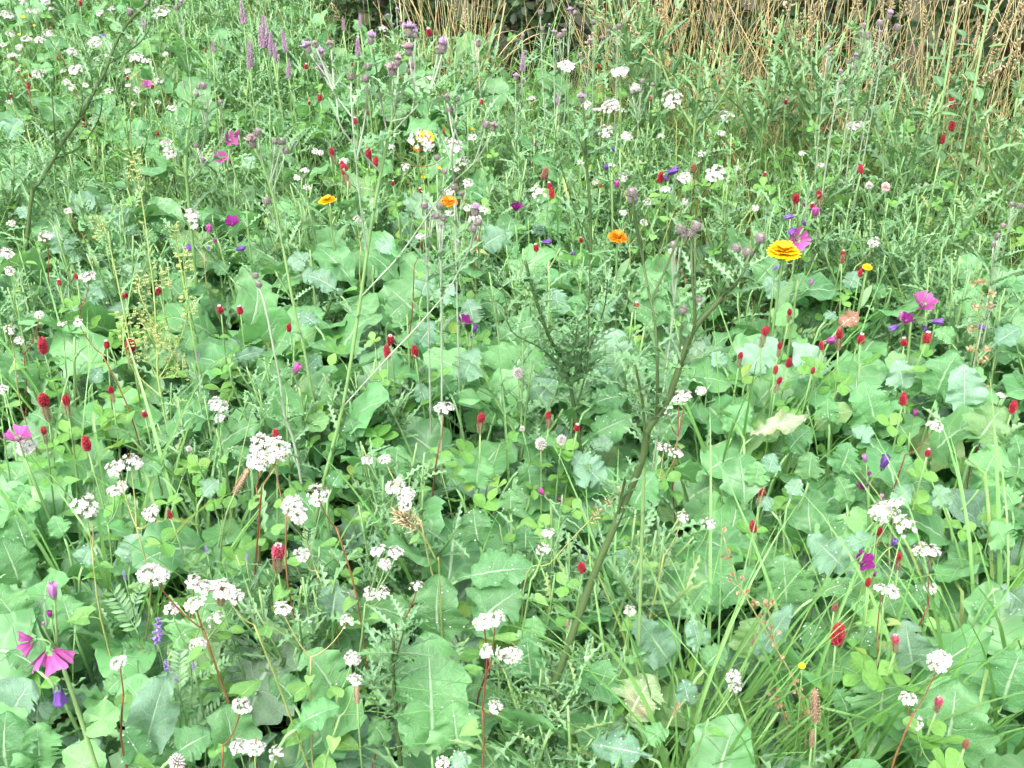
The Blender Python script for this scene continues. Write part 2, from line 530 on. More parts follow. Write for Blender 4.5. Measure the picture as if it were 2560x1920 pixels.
def under(Mchild, Mparent):
    return Mparent.inverted() @ Mchild

def rv(s):
    return Vector((R.uniform(-s, s), R.uniform(-s, s), R.uniform(-s, s)))

UP = Vector((0, 0, 1))

def to_cam(p):
    return (Vector((0, 0, CAMZ)) - p).normalized()

# ------------------------------------------------------------------ leaf shapes
def brassica_leaf(seed, wmax=0.3, teeth=10, lyrate=0.5, droop=0.7, fold=0.25, ruffle=0.05, nv=40, nu=8, bites=0):
    r = random.Random(seed)
    mb = MB()
    ph = [r.random(), r.random()]
    p2 = [r.uniform(0, 6.28), r.uniform(0, 6.28)]
    tj = [[r.uniform(0.5, 1.3) for _ in range(40)] for _ in range(2)]
    # spine
    y = z = 0.0
    sp = []
    th0 = droop * 0.5
    twist = r.uniform(-0.35, 0.35)
    for j in range(nv + 1):
        v = j / nv
        th = th0 - droop * (v ** 1.3)
        sp.append((y, z, th))
        y += math.cos(th) / nv
        z += math.sin(th) / nv
    ang = math.atan2(sp[-1][1], sp[-1][0])
    ln = math.hypot(sp[-1][0], sp[-1][1])
    P = []
    for j in range(nv + 1):
        v = j / nv
        ws = []
        for s in (0, 1):
            if v < 0.2:
                w = 0.03 + 0.02 * v / 0.2
                if lyrate > 0:
                    w += lyrate * 0.12 * max(0, math.sin((v - 0.06) / 0.14 * PI * 2 + s * 0.8)) ** 1.5 * (v > 0.06)
            else:
                q = (v - 0.2) / 0.8
                w = 0.035 + wmax * max(0.0, math.sin(PI * q ** 0.8)) ** 0.62
                w *= 1 - lyrate * 0.45 * math.exp(-((q - 0.14) / 0.06) ** 2)
                k = v * teeth + ph[s]
                fr = k % 1.0
                tooth = (1 - fr) if fr > 0.25 else fr * 3
                w *= 0.83 + 0.27 * tooth * tj[s][int(k)] * 0.9
                w *= 1 + 0.11 * math.sin(v * 12 + p2[s])
                if q > 0.9:
                    w *= max(0.04, (1 - ((q - 0.9) / 0.1) ** 2.2)) ** 0.6
            ws.append(w)
        row = []
        for i in range(nu + 1):
            u = -1 + 2 * i / nu
            s = 0 if u < 0 else 1
            x = u * ws[s]
            au = abs(u)
            hz = fold * abs(x) * (1 - 0.5 * v) - 0.35 * fold * (abs(x) ** 2) / max(wmax, .1)
            hz += ruffle * au ** 2.2 * math.sin(v * 15 + p2[s] + 1.3 * s) + 0.5 * ruffle * au ** 3 * math.sin(v * 33 + p2[1 - s])
            hz += 0.010 * math.sin(au * 9 + 4) * math.sin(v * 40 - au * 7)
            hz -= 0.012 * math.exp(-(u / 0.16) ** 2)
            tw = twist * v
            xx = x * math.cos(tw) - hz * math.sin(tw)
            hz = x * math.sin(tw) + hz * math.cos(tw)
            yy, zz, th = sp[j]
            yy -= 0.10 * au * ws[s] * (v < 0.97)
            py, pz = yy - hz * math.sin(th), zz + hz * math.cos(th)
            row.append((xx / ln, (py * math.cos(ang) + pz * math.sin(ang)) / ln, (-py * math.sin(ang) + pz * math.cos(ang)) / ln))
        P.append(row)
    mb.grid(P, 0.0)
    if bites:
        drop = set()
        for q in range(bites):
            j, i = r.randrange(nv // 3, nv - 4), r.choice([0, nu - 1])      # bitten from the rim
            drop |= {(j, i), (j + 1, i)}
            if r.random() < 0.5:
                drop |= {(j + 1, 1 if i == 0 else nu - 2)}
        keep = [k for k in range(len(mb.Fc)) if (k // nu, k % nu) not in drop]
        mb.Fc = [mb.Fc[k] for k in keep]
        mb.M = [mb.M[k] for k in keep]
    return mb

BW = [0.30, 0.36, 0.23, 0.40, 0.33, 0.19, 0.27]
BL = []
for k in range(14):
    r = random.Random(100 + k)
    BL.append(brassica_leaf(k, wmax=BW[k % 7], teeth=r.choice([7, 8, 10, 12, 14]), lyrate=[0.8, 0.1, 0.5, 0.0, 0.3][k % 5],
                            droop=r.uniform(0.35, 1.5), fold=r.uniform(0.05, 0.5), ruffle=r.uniform(0.045, 0.11), bites=[0, 3, 0, 5, 2, 0, 4][k % 7]))
BL_W = [BW[k % 7] for k in range(14)]
BL_MESH = {m: [b.mesh('brassica_leaf', MAT[m]) for b in BL] for m in ('brassica', 'brassica_blue', 'brassica_old', 'brassica_tan', 'red_leaf')}
BL_PACK = [brassica_leaf(50 + k, wmax=0.34, droop=0.6 + 0.2 * k, nv=14, nu=4).pack() for k in range(5)]

def thistle_leaf(seed, nlobe=6, wl=0.17, narrow=0.035):
    r = random.Random(seed)
    mb = MB()
    nv = nlobe * 4
    P = []
    droop = r.uniform(0.2, 1.1)
    y = z = 0
    ph = r.uniform(0, 6)
    for j in range(nv + 1):
        v = j / nv
        th = droop * 0.5 - droop * v
        env = math.sin(PI * min(1, v * 0.92 + 0.05)) ** 0.6 * (1 - 0.35 * v)
        ws = []
        for s in (0, 1):
            fr = (v * nlobe + 0.45 * s) % 1.0
            tri = max(0, 1 - abs(fr - 0.6) / 0.32)
            ws.append((narrow + wl * tri ** 1.4) * env + 0.002)
        row = []
        for i in range(5):
            u = -1 + i / 2
            s = 0 if u < 0 else 1
            x = u * ws[s]
            hz = 0.5 * abs(x) + 0.12 * abs(u) * ws[s] * math.sin(v * nlobe * 6.28 + ph) * 3
            row.append((x, y - hz * math.sin(th) + 0.25 * abs(x), z + hz * math.cos(th)))
        P.append(row)
        y += math.cos(th) / nv
        z += math.sin(th) / nv
    mb.grid(P, 0.0)
    return mb

TL = [thistle_leaf(k, nlobe=4 + k % 4, wl=0.13 + 0.03 * (k % 3)) for k in range(8)]
TL_MESH = [t.mesh('thistle_leaf', MAT['thistle']) for t in TL]
TL_PACK = [thistle_leaf(30 + k, nlobe=4 + k % 3, wl=0.13 + 0.03 * (k % 3)).pack() for k in range(8)]

def oval(mb, M, wr=0.3, heart=0.0, tip=1.0, nv=7, rnd=0.0, mat=0, fold=0.15, notch=0.0, droop=0.3, power=0.75, at=1.0):
    """a simple leaf, leaflet or petal along +Y of M"""
    P = []
    for j in range(nv + 1):
        v = j / nv
        w = wr * max(0.0, math.sin(PI * v ** at)) ** power
        if j == 0:
            w = wr * 0.08 + heart * wr * 0.7
        if j == nv:
            w = wr * 0.05 + notch * wr
        row = []
        for i in range(5):
            u = -1 + i / 2
            x = u * w
            y = v - heart * abs(u) * 0.22 * max(0, 1 - 2.2 * v) - (notch * 0.16 * (1 - abs(u)) if j >= nv - 1 else 0)
            z = fold * abs(x) + droop * (v - v * v) * 0.6 - 0.02
            q = M @ Vector((x, y, z))
            row.append(q[:])
        P.append(row)
    mb.grid(P, rnd, mat)

def trifoliate(seed, pet=0.8, mat=0):
    """petiole along +Y from the origin (unit = leaflet length), three leaflets at its end"""
    r = random.Random(seed)
    mb = MB()
    end = Vector((0, pet, 0.15))
    mb.tube([Vector((0, 0, 0)), Vector((0.02, pet * 0.5, 0.12)), end], [0.03, 0.025, 0.02], 4, 0.3, 0)
    for k, a in enumerate((0, 2.0, -2.0)):
        a += r.uniform(-0.2, 0.2)
        M = Matrix.Translation(end) @ Matrix.Rotation(-a, 4, 'Z') @ Matrix.Rotation(r.uniform(-0.15, 0.4), 4, 'X') @ Matrix.Rotation(r.uniform(-0.25, 0.25), 4, 'Y')
        oval(mb, M, wr=r.uniform(0.36, 0.43), nv=7, rnd=r.uniform(0, 0.12), fold=r.uniform(0.05, 0.3), notch=0.12, power=0.7, at=1.25, droop=0.25)
    return mb

CL = [trifoliate(k, 0.5 + 0.35 * (k % 3)) for k in range(7)]
CL_MESH = [t.mesh('clover_leaf', MAT['clover']) for t in CL]
CLR_MESH = [CL[k].mesh('clover_leaf_red', MAT['clover_red']) for k in range(2)]
CL_PACK = [t.pack() for t in CL]

def heart_leaf(seed):
    r = random.Random(seed)
    mb = MB()
    mb.tube([Vector((0, -0.5, -0.12)), Vector((0, -0.2, 0)), Vector((0, 0.06, 0.02))], [0.022, 0.02, 0.018], 4, 0.5, 0)
    P = []
    nv = 8
    prof = [0.34, 0.46, 0.47, 0.43, 0.37, 0.28, 0.18, 0.08, 0.01]
    for j in range(nv + 1):
        v = j / nv
        w = prof[j]
        row = []
        for i in range(7):
            u = -1 + i / 3
            back = 0.24 * abs(u) ** 1.2 * max(0, 1 - 1.6 * v)
            x = u * w
            row.append((x, v - back, 0.3 * abs(x) - 0.28 * v * v + 0.05 * math.sin(7 * v + 3 * u + seed)))
        P.append(row)
    mb.grid(P, 0.0)
    return mb
HL_MESH = [heart_leaf(k).mesh('buckwheat_leaf', MAT['buckwheat_leaf']) for k in range(4)]

def mallow_leaf(seed):
    r = random.Random(seed)
    mb = MB()
    ph = r.uniform(0, 6)
    vs_, uv, fs = [(0, 0, 0)], [(0.5, 0)], []
    NA, NR = 36, 4
    for k in range(1, NR + 1):
        for i in range(NA):
            a = PI * 1.92 * (i / (NA - 1) - 0.5)
            lob = 0.82 + 0.18 * abs(math.cos(a * 2.6)) + 0.035 * math.cos(a * 17 + ph)
            rr = k / NR * lob * 0.62
            z = 0.07 * math.cos(a * 5.2) * (k / NR) ** 2 + 0.1 * (k / NR) * math.sin(a + ph) + 0.02 * r.uniform(-1, 1) * (k / NR)
            vs_.append((rr * math.sin(a), 0.3 + rr * math.cos(a) - 0.3, z))
            fr = (a * 2.6 / PI + 0.5) % 1.0
            uv.append((fr, k / NR))
    for i in range(NA - 1):
        fs.append((0, 1 + i + 1, 1 + i))
        for k in range(NR - 1):
            b = 1 + k * NA + i
            fs.append((b, b + 1, b + NA + 1, b + NA))
    mb.add(vs_, fs, uv, 0.0, 0)
    mb.tube([Vector((0, -0.7, -0.35)), Vector((0, -0.3, -0.08)), Vector((0, 0, 0))], 0.018, 4, 0.4, 0)
    return mb
ML_MESH = [mallow_leaf(k).mesh('mallow_leaf', MAT['mallow_leaf']) for k in range(4)]

def blade(mb, p0, d0, L, w, bend, nseg=9, rnd=0.0, mat=0, side=None, kink=0.0):
    """one grass blade: starts at p0 along d0, bends over towards the ground"""
    p = Vector(p0)
    d = Vector(d0).normalized()
    hor = Vector((d.x, d.y, 0))
    if hor.length < 1e-3:
        hor = Vector((R.uniform(-1, 1), R.uniform(-1, 1), 0))
    hor.normalize()
    s = side if side is not None else hor.cross(UP)
    s = s.normalized()
    P = []
    for j in range(nseg + 1):
        v = j / nseg
        ww = w * (min(1, 0.45 + 2.2 * v) * (1 - v ** 2.2) ** 0.8 + 0.01)
        nrm = s.cross(d).normalized()
        P.append([(p - s * ww / 2 + nrm * ww * 0.18)[:], p[:], (p + s * ww / 2 + nrm * ww * 0.18)[:]])
        p = p + d * (L / nseg)
        b = bend / nseg * (0.3 + 1.6 * v)
        if kink and abs(v - kink) < 0.6 / nseg:
            b += 1.1
        d = (d * math.cos(b) + (hor * d.z - UP * d.dot(hor)).normalized() * math.sin(b)).normalized()
    mb.grid(P, rnd, mat)

# ------------------------------------------------------------------ flower shapes
def clover_head(seed, kind):
    """+Z axis, height 1; returns red part and, for old heads, the hairy lower part"""
    r = random.Random(seed)
    red, low = MB(), None
    z0 = 0.0
    rad = {'full': 0.19, 'bud': 0.27, 'aged': 0.27, 'pink': 0.29, 'dark': 0.22}[kind]
    N = 190
    for k in range(N):
        t = (k + 0.5) / N
        zz = 0.04 + 0.86 * t
        if kind in ('bud', 'dark'):
            pr = math.sin(PI * min(1, 0.16 + 0.84 * zz) ** 0.85) ** 0.7 * (1 - 0.15 * zz)
        else:
            pr = math.sin(PI * (0.17 + 0.80 * zz)) ** 0.8 * (1.08 - 0.1 * zz)
        a = k * 2.399963 + r.uniform(-0.2, 0.2)
        rr = rad * pr
        o = Vector((math.cos(a), math.sin(a), 0))
        base = o * rr * 0.45 + UP * (zz - 0.06)
        out = 0.065 * (1 - 0.4 * zz)
        tip = o * (rr + out * r.uniform(0.6, 1.25)) + UP * (zz + 0.09 + 0.03 * r.random())
        tipmat = 1 if (kind == 'bud' and zz > 0.8) or (kind == 'pink' and zz > 0.84 and r.random() < 0.7) else 0
        red.spindle(base, tip, 0.040 * r.uniform(0.8, 1.2), 0.6, 3, r.random() * 0.9, tipmat)
    red.ellipsoid((0, 0, 0.45), rad * 0.62, 0.46, 7, 6, 0.1, 0)
    if kind in ('aged', 'pink'):
        low = MB()
        H = 1.25 if kind == 'aged' else 1.0
        for k in range(150):
            t = (k + 0.5) / 150
            zz = -H * t
            a = k * 2.399963
            rr = (0.19 - 0.03 * t) * (1 if t < 0.85 else 1 - (t - 0.85) * 3)
            o = Vector((math.cos(a), math.sin(a), 0))
            tip = o * (rr + 0.20 * r.uniform(0.4, 1.3)) + UP * (zz + 0.14)
            low.spindle(o * 0.05 + UP * (zz - 0.03), tip, 0.022, 0.4, 3, r.random(), 0 if r.random() < 0.7 - 0.4 * (1 - t) else 1)
        low.tube([(0, 0, -H), (0, 0, 0.1)], 0.12, 6, 0.2, 0)
    return red, low

HEADS = {}
for kind in ('full', 'bud', 'aged', 'pink', 'dark'):
    HEADS[kind] = []
    for s in range(3):
        a, b = clover_head(s * 7 + len(kind), kind)
        mats = [MAT['crimson_pale'] if kind == 'pink' else MAT['crimson'], MAT['floret_white']]
        if kind == 'dark':
            mats = [MAT['calyx_red'], MAT['floret_white']]
        HEADS[kind].append((a.mesh('clover_head', mats), b.mesh('hairy_calyx', [MAT['calyx'], MAT['calyx_red']]) if b else None))

def buck_cluster(seed, n=26, seeds=0.12):
    """dome of small five-tepalled florets, width 1, +Z up"""
    r = random.Random(seed)
    mb = MB()
    pts = []
    tries = 0
    while len(pts) < n and tries < 3000:
        tries += 1
        x, y = r.uniform(-0.5, 0.5), r.uniform(-0.42, 0.42)
        if (x / 0.5) ** 2 + (y / 0.42) ** 2 > 1:
            continue
        z = 0.34 * (1 - 2.2 * (x * x + y * y)) + r.uniform(-0.16, 0.05)
        p = Vector((x, y, z))
        if all((p - q).length > 0.105 for q in pts):
            pts.append(p)
    for p in pts:
        nrm = (Vector((p.x * 1.5, p.y * 1.5, 0.45 + p.z)) + Vector((r.uniform(-0.4, 0.4), r.uniform(-0.4, 0.4), r.uniform(-0.1, 0.3)))).normalized()
        if r.random() < seeds:
            mb.spindle(p - nrm * 0.05, p + nrm * 0.09, 0.05, 0.45, 3, r.random(), 1)
            continue
        M = upframe(p, nrm, 0.115 * r.uniform(0.8, 1.2), r.uniform(0, 6))
        cup = r.uniform(0.1, 0.6)
        for k in range(5):
            a = 2 * PI * k / 5
            ca, sa = math.cos(a), math.sin(a)
            pl = [(0, 0), (0.55, 0.40), (1.05, 0.28), (1.15, 0), (1.05, -0.28), (0.55, -0.40)]
            vs_ = [(M @ Vector((x * ca - y * sa, x * sa + y * ca, x * cup + 0.12 * abs(y))))[:] for x, y in pl]
            mb.add(vs_, [(0, 1, 2, 3), (0, 3, 4, 5)], [(0.5, x) for x, y in pl], r.random(), 0)
        mb.spindle((M @ Vector((0, 0, -0.1)))[:], (M @ Vector((0, 0, 0.5)))[:], 0.02, 0.6, 3, r.random(), 2 if r.random() < 0.5 else 1)
        mb.tube([p - nrm * 0.01, Vector((p.x * 0.3, p.y * 0.3, -0.25))], 0.012, 3, 0.5, 2)
    return mb
BUCK = [buck_cluster(k, [38, 32, 42, 26][k % 4], [0.14, 0.24, 0.10, 0.34][k % 4]).mesh('buckwheat_cluster', [MAT['white'], MAT['brown_seed'], MAT['green_seed']], True) for k in range(6)]
UMBEL = [buck_cluster(20 + k, 44, 0.0).mesh('flat_white_cluster', [MAT['white'], MAT['green_seed'], MAT['green_seed']], True) for k in range(2)]

def round_clover(seed):
    r = random.Random(seed)
    mb = MB()
    for k in range(80):
        zz = 1 - 2 * (k + 0.5) / 80
        a = k * 2.399963
        rr = math.sqrt(max(0, 1 - zz * zz))
        d = Vector((rr * math.cos(a), rr * math.sin(a), zz))
        if zz < -0.75:
            continue
        tip = d * 0.5 + UP * 0.08 * (1 if zz > -0.1 else -0.6)
        mb.spindle(d * 0.12, tip * r.uniform(0.9, 1.08), 0.062, 0.72, 4, r.random(), 0 if zz > -0.35 or r.random() < 0.4 else 1)
    return mb
WCL = [round_clover(k).mesh('white_clover_head', [MAT['clover_white'], MAT['clover_pink']]) for k in range(2)]
WCLP = round_clover(5).mesh('pink_clover_head', [MAT['clover_pink'], MAT['clover_pink']])

def mallow_petal(seed):
    r = random.Random(seed)
    mb = MB()
    P = []
    nv, nu = 9, 8
    for j in range(nv + 1):
        v = j / nv
        w = 0.06 + 0.43 * v ** 1.05 * (1 if v < 0.85 else 1 - (v - 0.85) * 0.9)
        row = []
        for i in range(nu + 1):
            u = -1 + 2 * i / nu
            y = v - (0.16 * (1 - abs(u)) ** 1.5 + 0.10 * abs(u) ** 3 + 0.02 * math.sin(u * 11 + seed)) * max(0, v - 0.6) / 0.4
            z = 0.20 * v * v + 0.10 * (u * w) ** 2 * 3 + 0.05 * math.sin(u * 7 + seed) * v + 0.02 * math.sin(v * 9 + u * 3)
            row.append((u * w, y, z))
        P.append(row)
    mb.grid(P, 0.0)
    return mb
MP = [mallow_petal(k) for k in range(3)]
MP_MESH = {m: [p.mesh('mallow_petal', MAT[m]) for p in MP] for m in ('mallow', 'mallow_deep', 'mallow_pink', 'mallow_wilt')}

def mallow_core():
    mb = MB()
    mb.tube([(0, 0, -0.05), (0, 0, 0.28)], [0.05, 0.03], 6, 0.2, 1)
    r = random.Random(3)
    for k in range(24):
        a, z = r.uniform(0, 6.28), r.uniform(0.12, 0.34)
        mb.spindle((0, 0, z - 0.03), (0.09 * math.cos(a), 0.09 * math.sin(a), z), 0.018, 0.8, 3, r.random(), 1)
    for k in range(5):
        a = k * 2 * PI / 5
        M = Matrix.Rotation(a, 4, 'Z') @ Matrix.Translation((0, 0.02, -0.1)) @ Matrix.Rotation(0.9, 4, 'X') @ Matrix.Scale(0.4, 4)
        oval(mb, M, wr=0.4, nv=4, rnd=0.3, mat=0, fold=0.2)
    mb.ellipsoid((0, 0, -0.07), 0.11, 0.09, 7, 4, 0.3, 0)
    return mb
MCORE = mallow_core().mesh('mallow_calyx', [MAT['mallow_leaf'], MAT['mallow_pink']])

def furled(seed):
    """a closed or wilted mallow flower: twisted, pleated, +Z, length 1"""
    r = random.Random(seed)
    mb = MB()
    P = []
    nv, nu = 12, 18
    tw = r.uniform(0.5, 1.6)
    for j in range(nv + 1):
        v = j / nv
        rad = 0.07 + 0.10 * math.sin(PI * min(1, v * 0.75 + 0.05)) + 0.07 * v ** 2
        if v > 0.95:
            rad *= 0.55
        row = []
        for i in range(nu + 1):
            a = 2 * PI * i / nu
            rr = rad * (1 + (0.16 + 0.22 * v) * math.sin(5 * a + tw * v * 3) + (0.06 + 0.12 * v) * math.sin(11 * a + v * 8 + seed))
            row.append((rr * math.cos(a + tw * v), rr * math.sin(a + tw * v), v + 0.10 * math.sin(5 * a + seed) * v + 0.05 * math.sin(13 * a) * v))
        P.append(row)
    uv = [((i / nu * 2) % 1.0, j / nv) for j in range(nv + 1) for i in range(nu + 1)]
    mb.grid(P, 0.1 * seed, 0, uv)
    for k in range(5):
        a = k * 2 * PI / 5
        M = Matrix.Rotation(a, 4, 'Z') @ Matrix.Translation((0, 0.06, -0.06)) @ Matrix.Rotation(1.25, 4, 'X') @ Matrix.Scale(0.36, 4)
        oval(mb, M, wr=0.34, nv=4, rnd=0.3, mat=1, fold=0.2)
    mb.ellipsoid((0, 0, -0.04), 0.11, 0.08, 7, 4, 0.3, 1)
    return mb
FURL = {m: [furled(k).mesh('furled_mallow', [MAT[m], MAT['mallow_leaf']]) for k in range(3)] for m in ('mallow', 'mallow_deep', 'mallow_pink', 'mallow_wilt')}

def marigold(seed, rows=4, n=26):
    r = random.Random(seed)
    mb = MB()
    for q in range(rows):
        for k in range(n - 3 * q):
            a = 2 * PI * (k + 0.5 * q + r.uniform(-0.2, 0.2)) / (n - 3 * q)
            M = Matrix.Rotation(a, 4, 'Z') @ Matrix.Translation((0, 0.1 - 0.015 * q, 0.02 + 0.035 * q)) @ Matrix.Rotation(0.02 + 0.18 * q + r.uniform(-0.1, 0.1), 4, 'X') @ Matrix.Scale((0.42 - 0.05 * q) * r.uniform(0.9, 1.08), 4)
            oval(mb, M, wr=0.2, nv=5, rnd=r.random(), notch=0.4, power=0.4, fold=-0.4, droop=0.35)
    return mb
MARI = {m: marigold(k).mesh('marigold_petal_ring', MAT[m]) for k, m in enumerate(('calendula', 'calendula_yellow'))}

def mari_disc():
    mb = MB()
    r = random.Random(2)
    for k in range(70):
        t = math.sqrt((k + 0.5) / 70) * 0.17
        a = k * 2.399963
        mb.spindle((t * math.cos(a), t * math.sin(a), 0.0), (1.1 * t * math.cos(a), 1.1 * t * math.sin(a), 0.13 + 0.02 * r.random()), 0.015, 0.8, 3, r.random(), 0)
    for k in range(14):
        a = 2 * PI * k / 14
        M = Matrix.Rotation(a, 4, 'Z') @ Matrix.Translation((0, 0.03, -0.09)) @ Matrix.Rotation(0.6, 4, 'X') @ Matrix.Scale(0.2, 4)
        oval(mb, M, wr=0.22, nv=3, rnd=0.3, mat=1)
    mb.ellipsoid((0, 0, -0.05), 0.13, 0.07, 8, 4, 0.3, 1)
    return mb
MDISC = mari_disc().mesh('marigold_disc', [MAT['calendula_disc'], MAT['shoot']])

def thistle_head(seed):
    """involucre of overlapping scales, +Z, total height with tuft about 1"""
    r = random.Random(seed)
    mb = MB()
    mb.ellipsoid((0, 0, 0.27), 0.19, 0.29, 9, 7, 0.2, 0)
    for k in range(90):
        zz = 0.03 + 0.47 * (k + 0.5) / 90
        a = k * 2.399963
        rr = 0.19 * math.sqrt(max(0.02, 1 - ((zz - 0.25) / 0.33) ** 2))
        o = Vector((math.cos(a), math.sin(a), 0))
        mb.spindle(o * rr * 0.86 + UP * (zz - 0.04), o * (rr + 0.045) + UP * (zz + 0.09), 0.032, 0.5, 3, r.random(), 0)
    return mb

def thistle_tuft(seed, spread=0.34, n=110, h=0.6):
    r = random.Random(seed)
    mb = MB()
    for k in range(n):
        a = r.uniform(0, 6.28)
        t = math.sqrt(r.random())
        o = Vector((math.cos(a), math.sin(a), 0))
        b = o * 0.11 * t + UP * 0.40
        tip = o * spread * t * r.uniform(0.7, 1.2) + UP * (0.42 + h * (1 - 0.5 * t) * r.uniform(0.7, 1.1))
        mb.spindle(b, tip, 0.024, 0.75, 3, r.random(), 0)
    return mb
TH = [thistle_head(k).mesh('thistle_involucre', MAT['involucre']) for k in range(2)]
TUFT = {m: [thistle_tuft(k, [0.44, 0.30][k]).mesh('thistle_tuft', MAT[m]) for k in range(2)] for m in ('thistle_floret', 'thistle_faded')}
BUDT = thistle_tuft(9, 0.09, 20, 0.14).mesh('thistle_bud_tuft', MAT['thistle_faded'])

def raceme(seed, mat, n=26, wr=0.16, fl=0.17, hang=0.6):
    """spike of tubular florets along +Z, length 1"""
    r = random.Random(seed)
    mb = MB()
    mb.tube([(0, 0, -0.15), (0.01, 0, 0.5), (0, 0.01, 1.0)], [0.02, 0.014, 0.006], 4, 0.4, 1)
    for k in range(n):
        t = (k + 0.5) / n
        a = k * 2.399963 + r.uniform(-0.4, 0.4)
        s = 1 - 0.55 * t ** 1.6
        o = Vector((math.cos(a), math.sin(a), 0))
        b = o * 0.01 + UP * t * 0.96
        e = o * wr * s + UP * (t * 0.96 - fl * s * hang)
        mb.spindle(b, e, 0.04 * s + 0.008, 0.65, 4, r.random(), 0)
        up = Vector((e.x * 1.25, e.y * 1.25, e.z + 0.06 * s))
        mb.spindle(b * 0.3 + e * 0.7, up, 0.035 * s, 0.7, 3, r.random(), 0)
    return mb.mesh('flower_spike', [MAT[mat], MAT['stem']])
VET = [raceme(k, 'vetch') for k in range(2)]
LOOS = [raceme(10 + k, 'loosestrife', 64, 0.17, 0.07, -0.1) for k in range(3)]

def vetch_leaf(seed):
    r = random.Random(seed)
    mb = MB()
    mb.tube([Vector((0, 0, 0)), Vector((0.02, 0.5, 0.06)), Vector((0, 1, 0.0))], [0.012, 0.008, 0.004], 3, 0.3, 0)
    for k in range(9):
        y = 0.12 + 0.09 * k
        for s in (-1, 1):
            M = Matrix.Translation((0, y, 0.05 * math.sin(y * 3))) @ Matrix.Rotation(-s * r.uniform(0.9, 1.2), 4, 'Z') @ Matrix.Rotation(r.uniform(-0.2, 0.4), 4, 'X') @ Matrix.Scale(0.24, 4)
            oval(mb, M, wr=0.15, nv=3, rnd=r.uniform(0, 0.1))
    return mb
VL = [vetch_leaf(k) for k in range(3)]
VL_MESH = [v.mesh('vetch_leaf', MAT['shoot']) for v in VL]
VL_PACK = [v.pack() for v in VL]

def plantain_head(seed):
    r = random.Random(seed)
    mb = MB()
    for k in range(120):
        t = (k + 0.5) / 120
        a = k * 2.399963
        rr = 0.10 * math.sin(PI * (0.12 + 0.83 * t)) ** 0.4
        o = Vector((math.cos(a), math.sin(a), 0))
        mb.spindle(o * rr * 0.5 + UP * t, o * (rr + 0.03 * r.random()) + UP * (t + 0.04), 0.025, 0.7, 3, r.random(), 0)
    mb.tube([(0, 0, 0), (0, 0, 1)], 0.06, 6, 0.2, 0)
    return mb
PH = [plantain_head(k).mesh('plantain_head', MAT['plantain']) for k in range(2)]

def panicle(mb, p0, d, L, spread, n, r, mat):
    d = d.normalized()
    a0 = d.cross(Vector((0.2, 1, 0.3))).normalized()
    b0 = d.cross(a0)
    for k in range(n):
        t = k / n
        a = k * 2.4 + r.uniform(-0.5, 0.5)
        o = a0 * math.cos(a) + b0 * math.sin(a)
        b = p0 + d * L * t
        e = b + o * spread * (1 - 0.7 * t) * r.uniform(0.4, 1.1) + d * L * 0.16
        mb.spindle(b, e, spread * 0.13 + 0.0006, 0.7, 3, r.random(), mat)

def straw_stalk(seed):
    """dry grass stalk with a nodding seed head, height about 1"""
    r = random.Random(seed)
    mb = MB()
    lean = r.uniform(-0.22, 0.22)
    ly = r.uniform(-0.15, 0.1)
    pts = [Vector((lean * t * t + 0.015 * math.sin(5 * t + seed), ly * t * t, t)) for t in [i / 7 for i in range(8)]]
    mb.tube(pts, [0.0017, 0.0009], 4, r.random() * 0.6, 0)
    d = pts[-1] - pts[-2]
    kind = seed % 4
    if kind != 3:
        nod = Vector((lean * 1.5 + r.uniform(-0.2, 0.2), r.uniform(-0.3, 0.2), 0.4 if kind else 0.9))
        panicle(mb, pts[-1], (d.normalized() + nod).normalized(), r.uniform(0.1, 0.2), [0.022, 0.04, 0.013, 0][kind], [20, 22, 30, 0][kind], r, 1)
    for q in range(2):
        t = r.uniform(0.15, 0.6)
        p = pts[int(t * 7)]
        a = r.uniform(0, 6.28)
        blade(mb, p, (0.5 * math.cos(a), 0.5 * math.sin(a), 0.9), r.uniform(0.15, 0.35), 0.004, r.uniform(1, 2.6), 6, r.random(), 0)
    return mb
STRAW = [straw_stalk(k) for k in range(10)]
STRAW_MESH = [s.mesh('dry_grass_stalk', [MAT['straw'], MAT['straw_head']]) for s in STRAW]
STRAW_PACK = [s.pack() for s in STRAW]

# ------------------------------------------------------------------ the ground
def edge_y(x):
    """where the meadow meets the strip of dry grass"""
    return 3.97 - 0.52 * x + 0.10 * math.sin(3 * x)

g = MB()
P = []
for j in range(41):
    P.append([((i - 20) * (0.2 if abs(i - 20) < 15 else 0.2) * 6, -2 + j * 0.6 if j < 20 else -2 + 12 + (j - 20) * 4.0, 0.012 * math.sin(i * 1.7) * math.cos(j * 2.1)) for i in range(41)])
g.grid(P)
ground = obj('ground', g.mesh('ground', MAT['soil']))
ground['kind'] = 'structure'
ground['label'] = 'dark soil under the meadow plants'

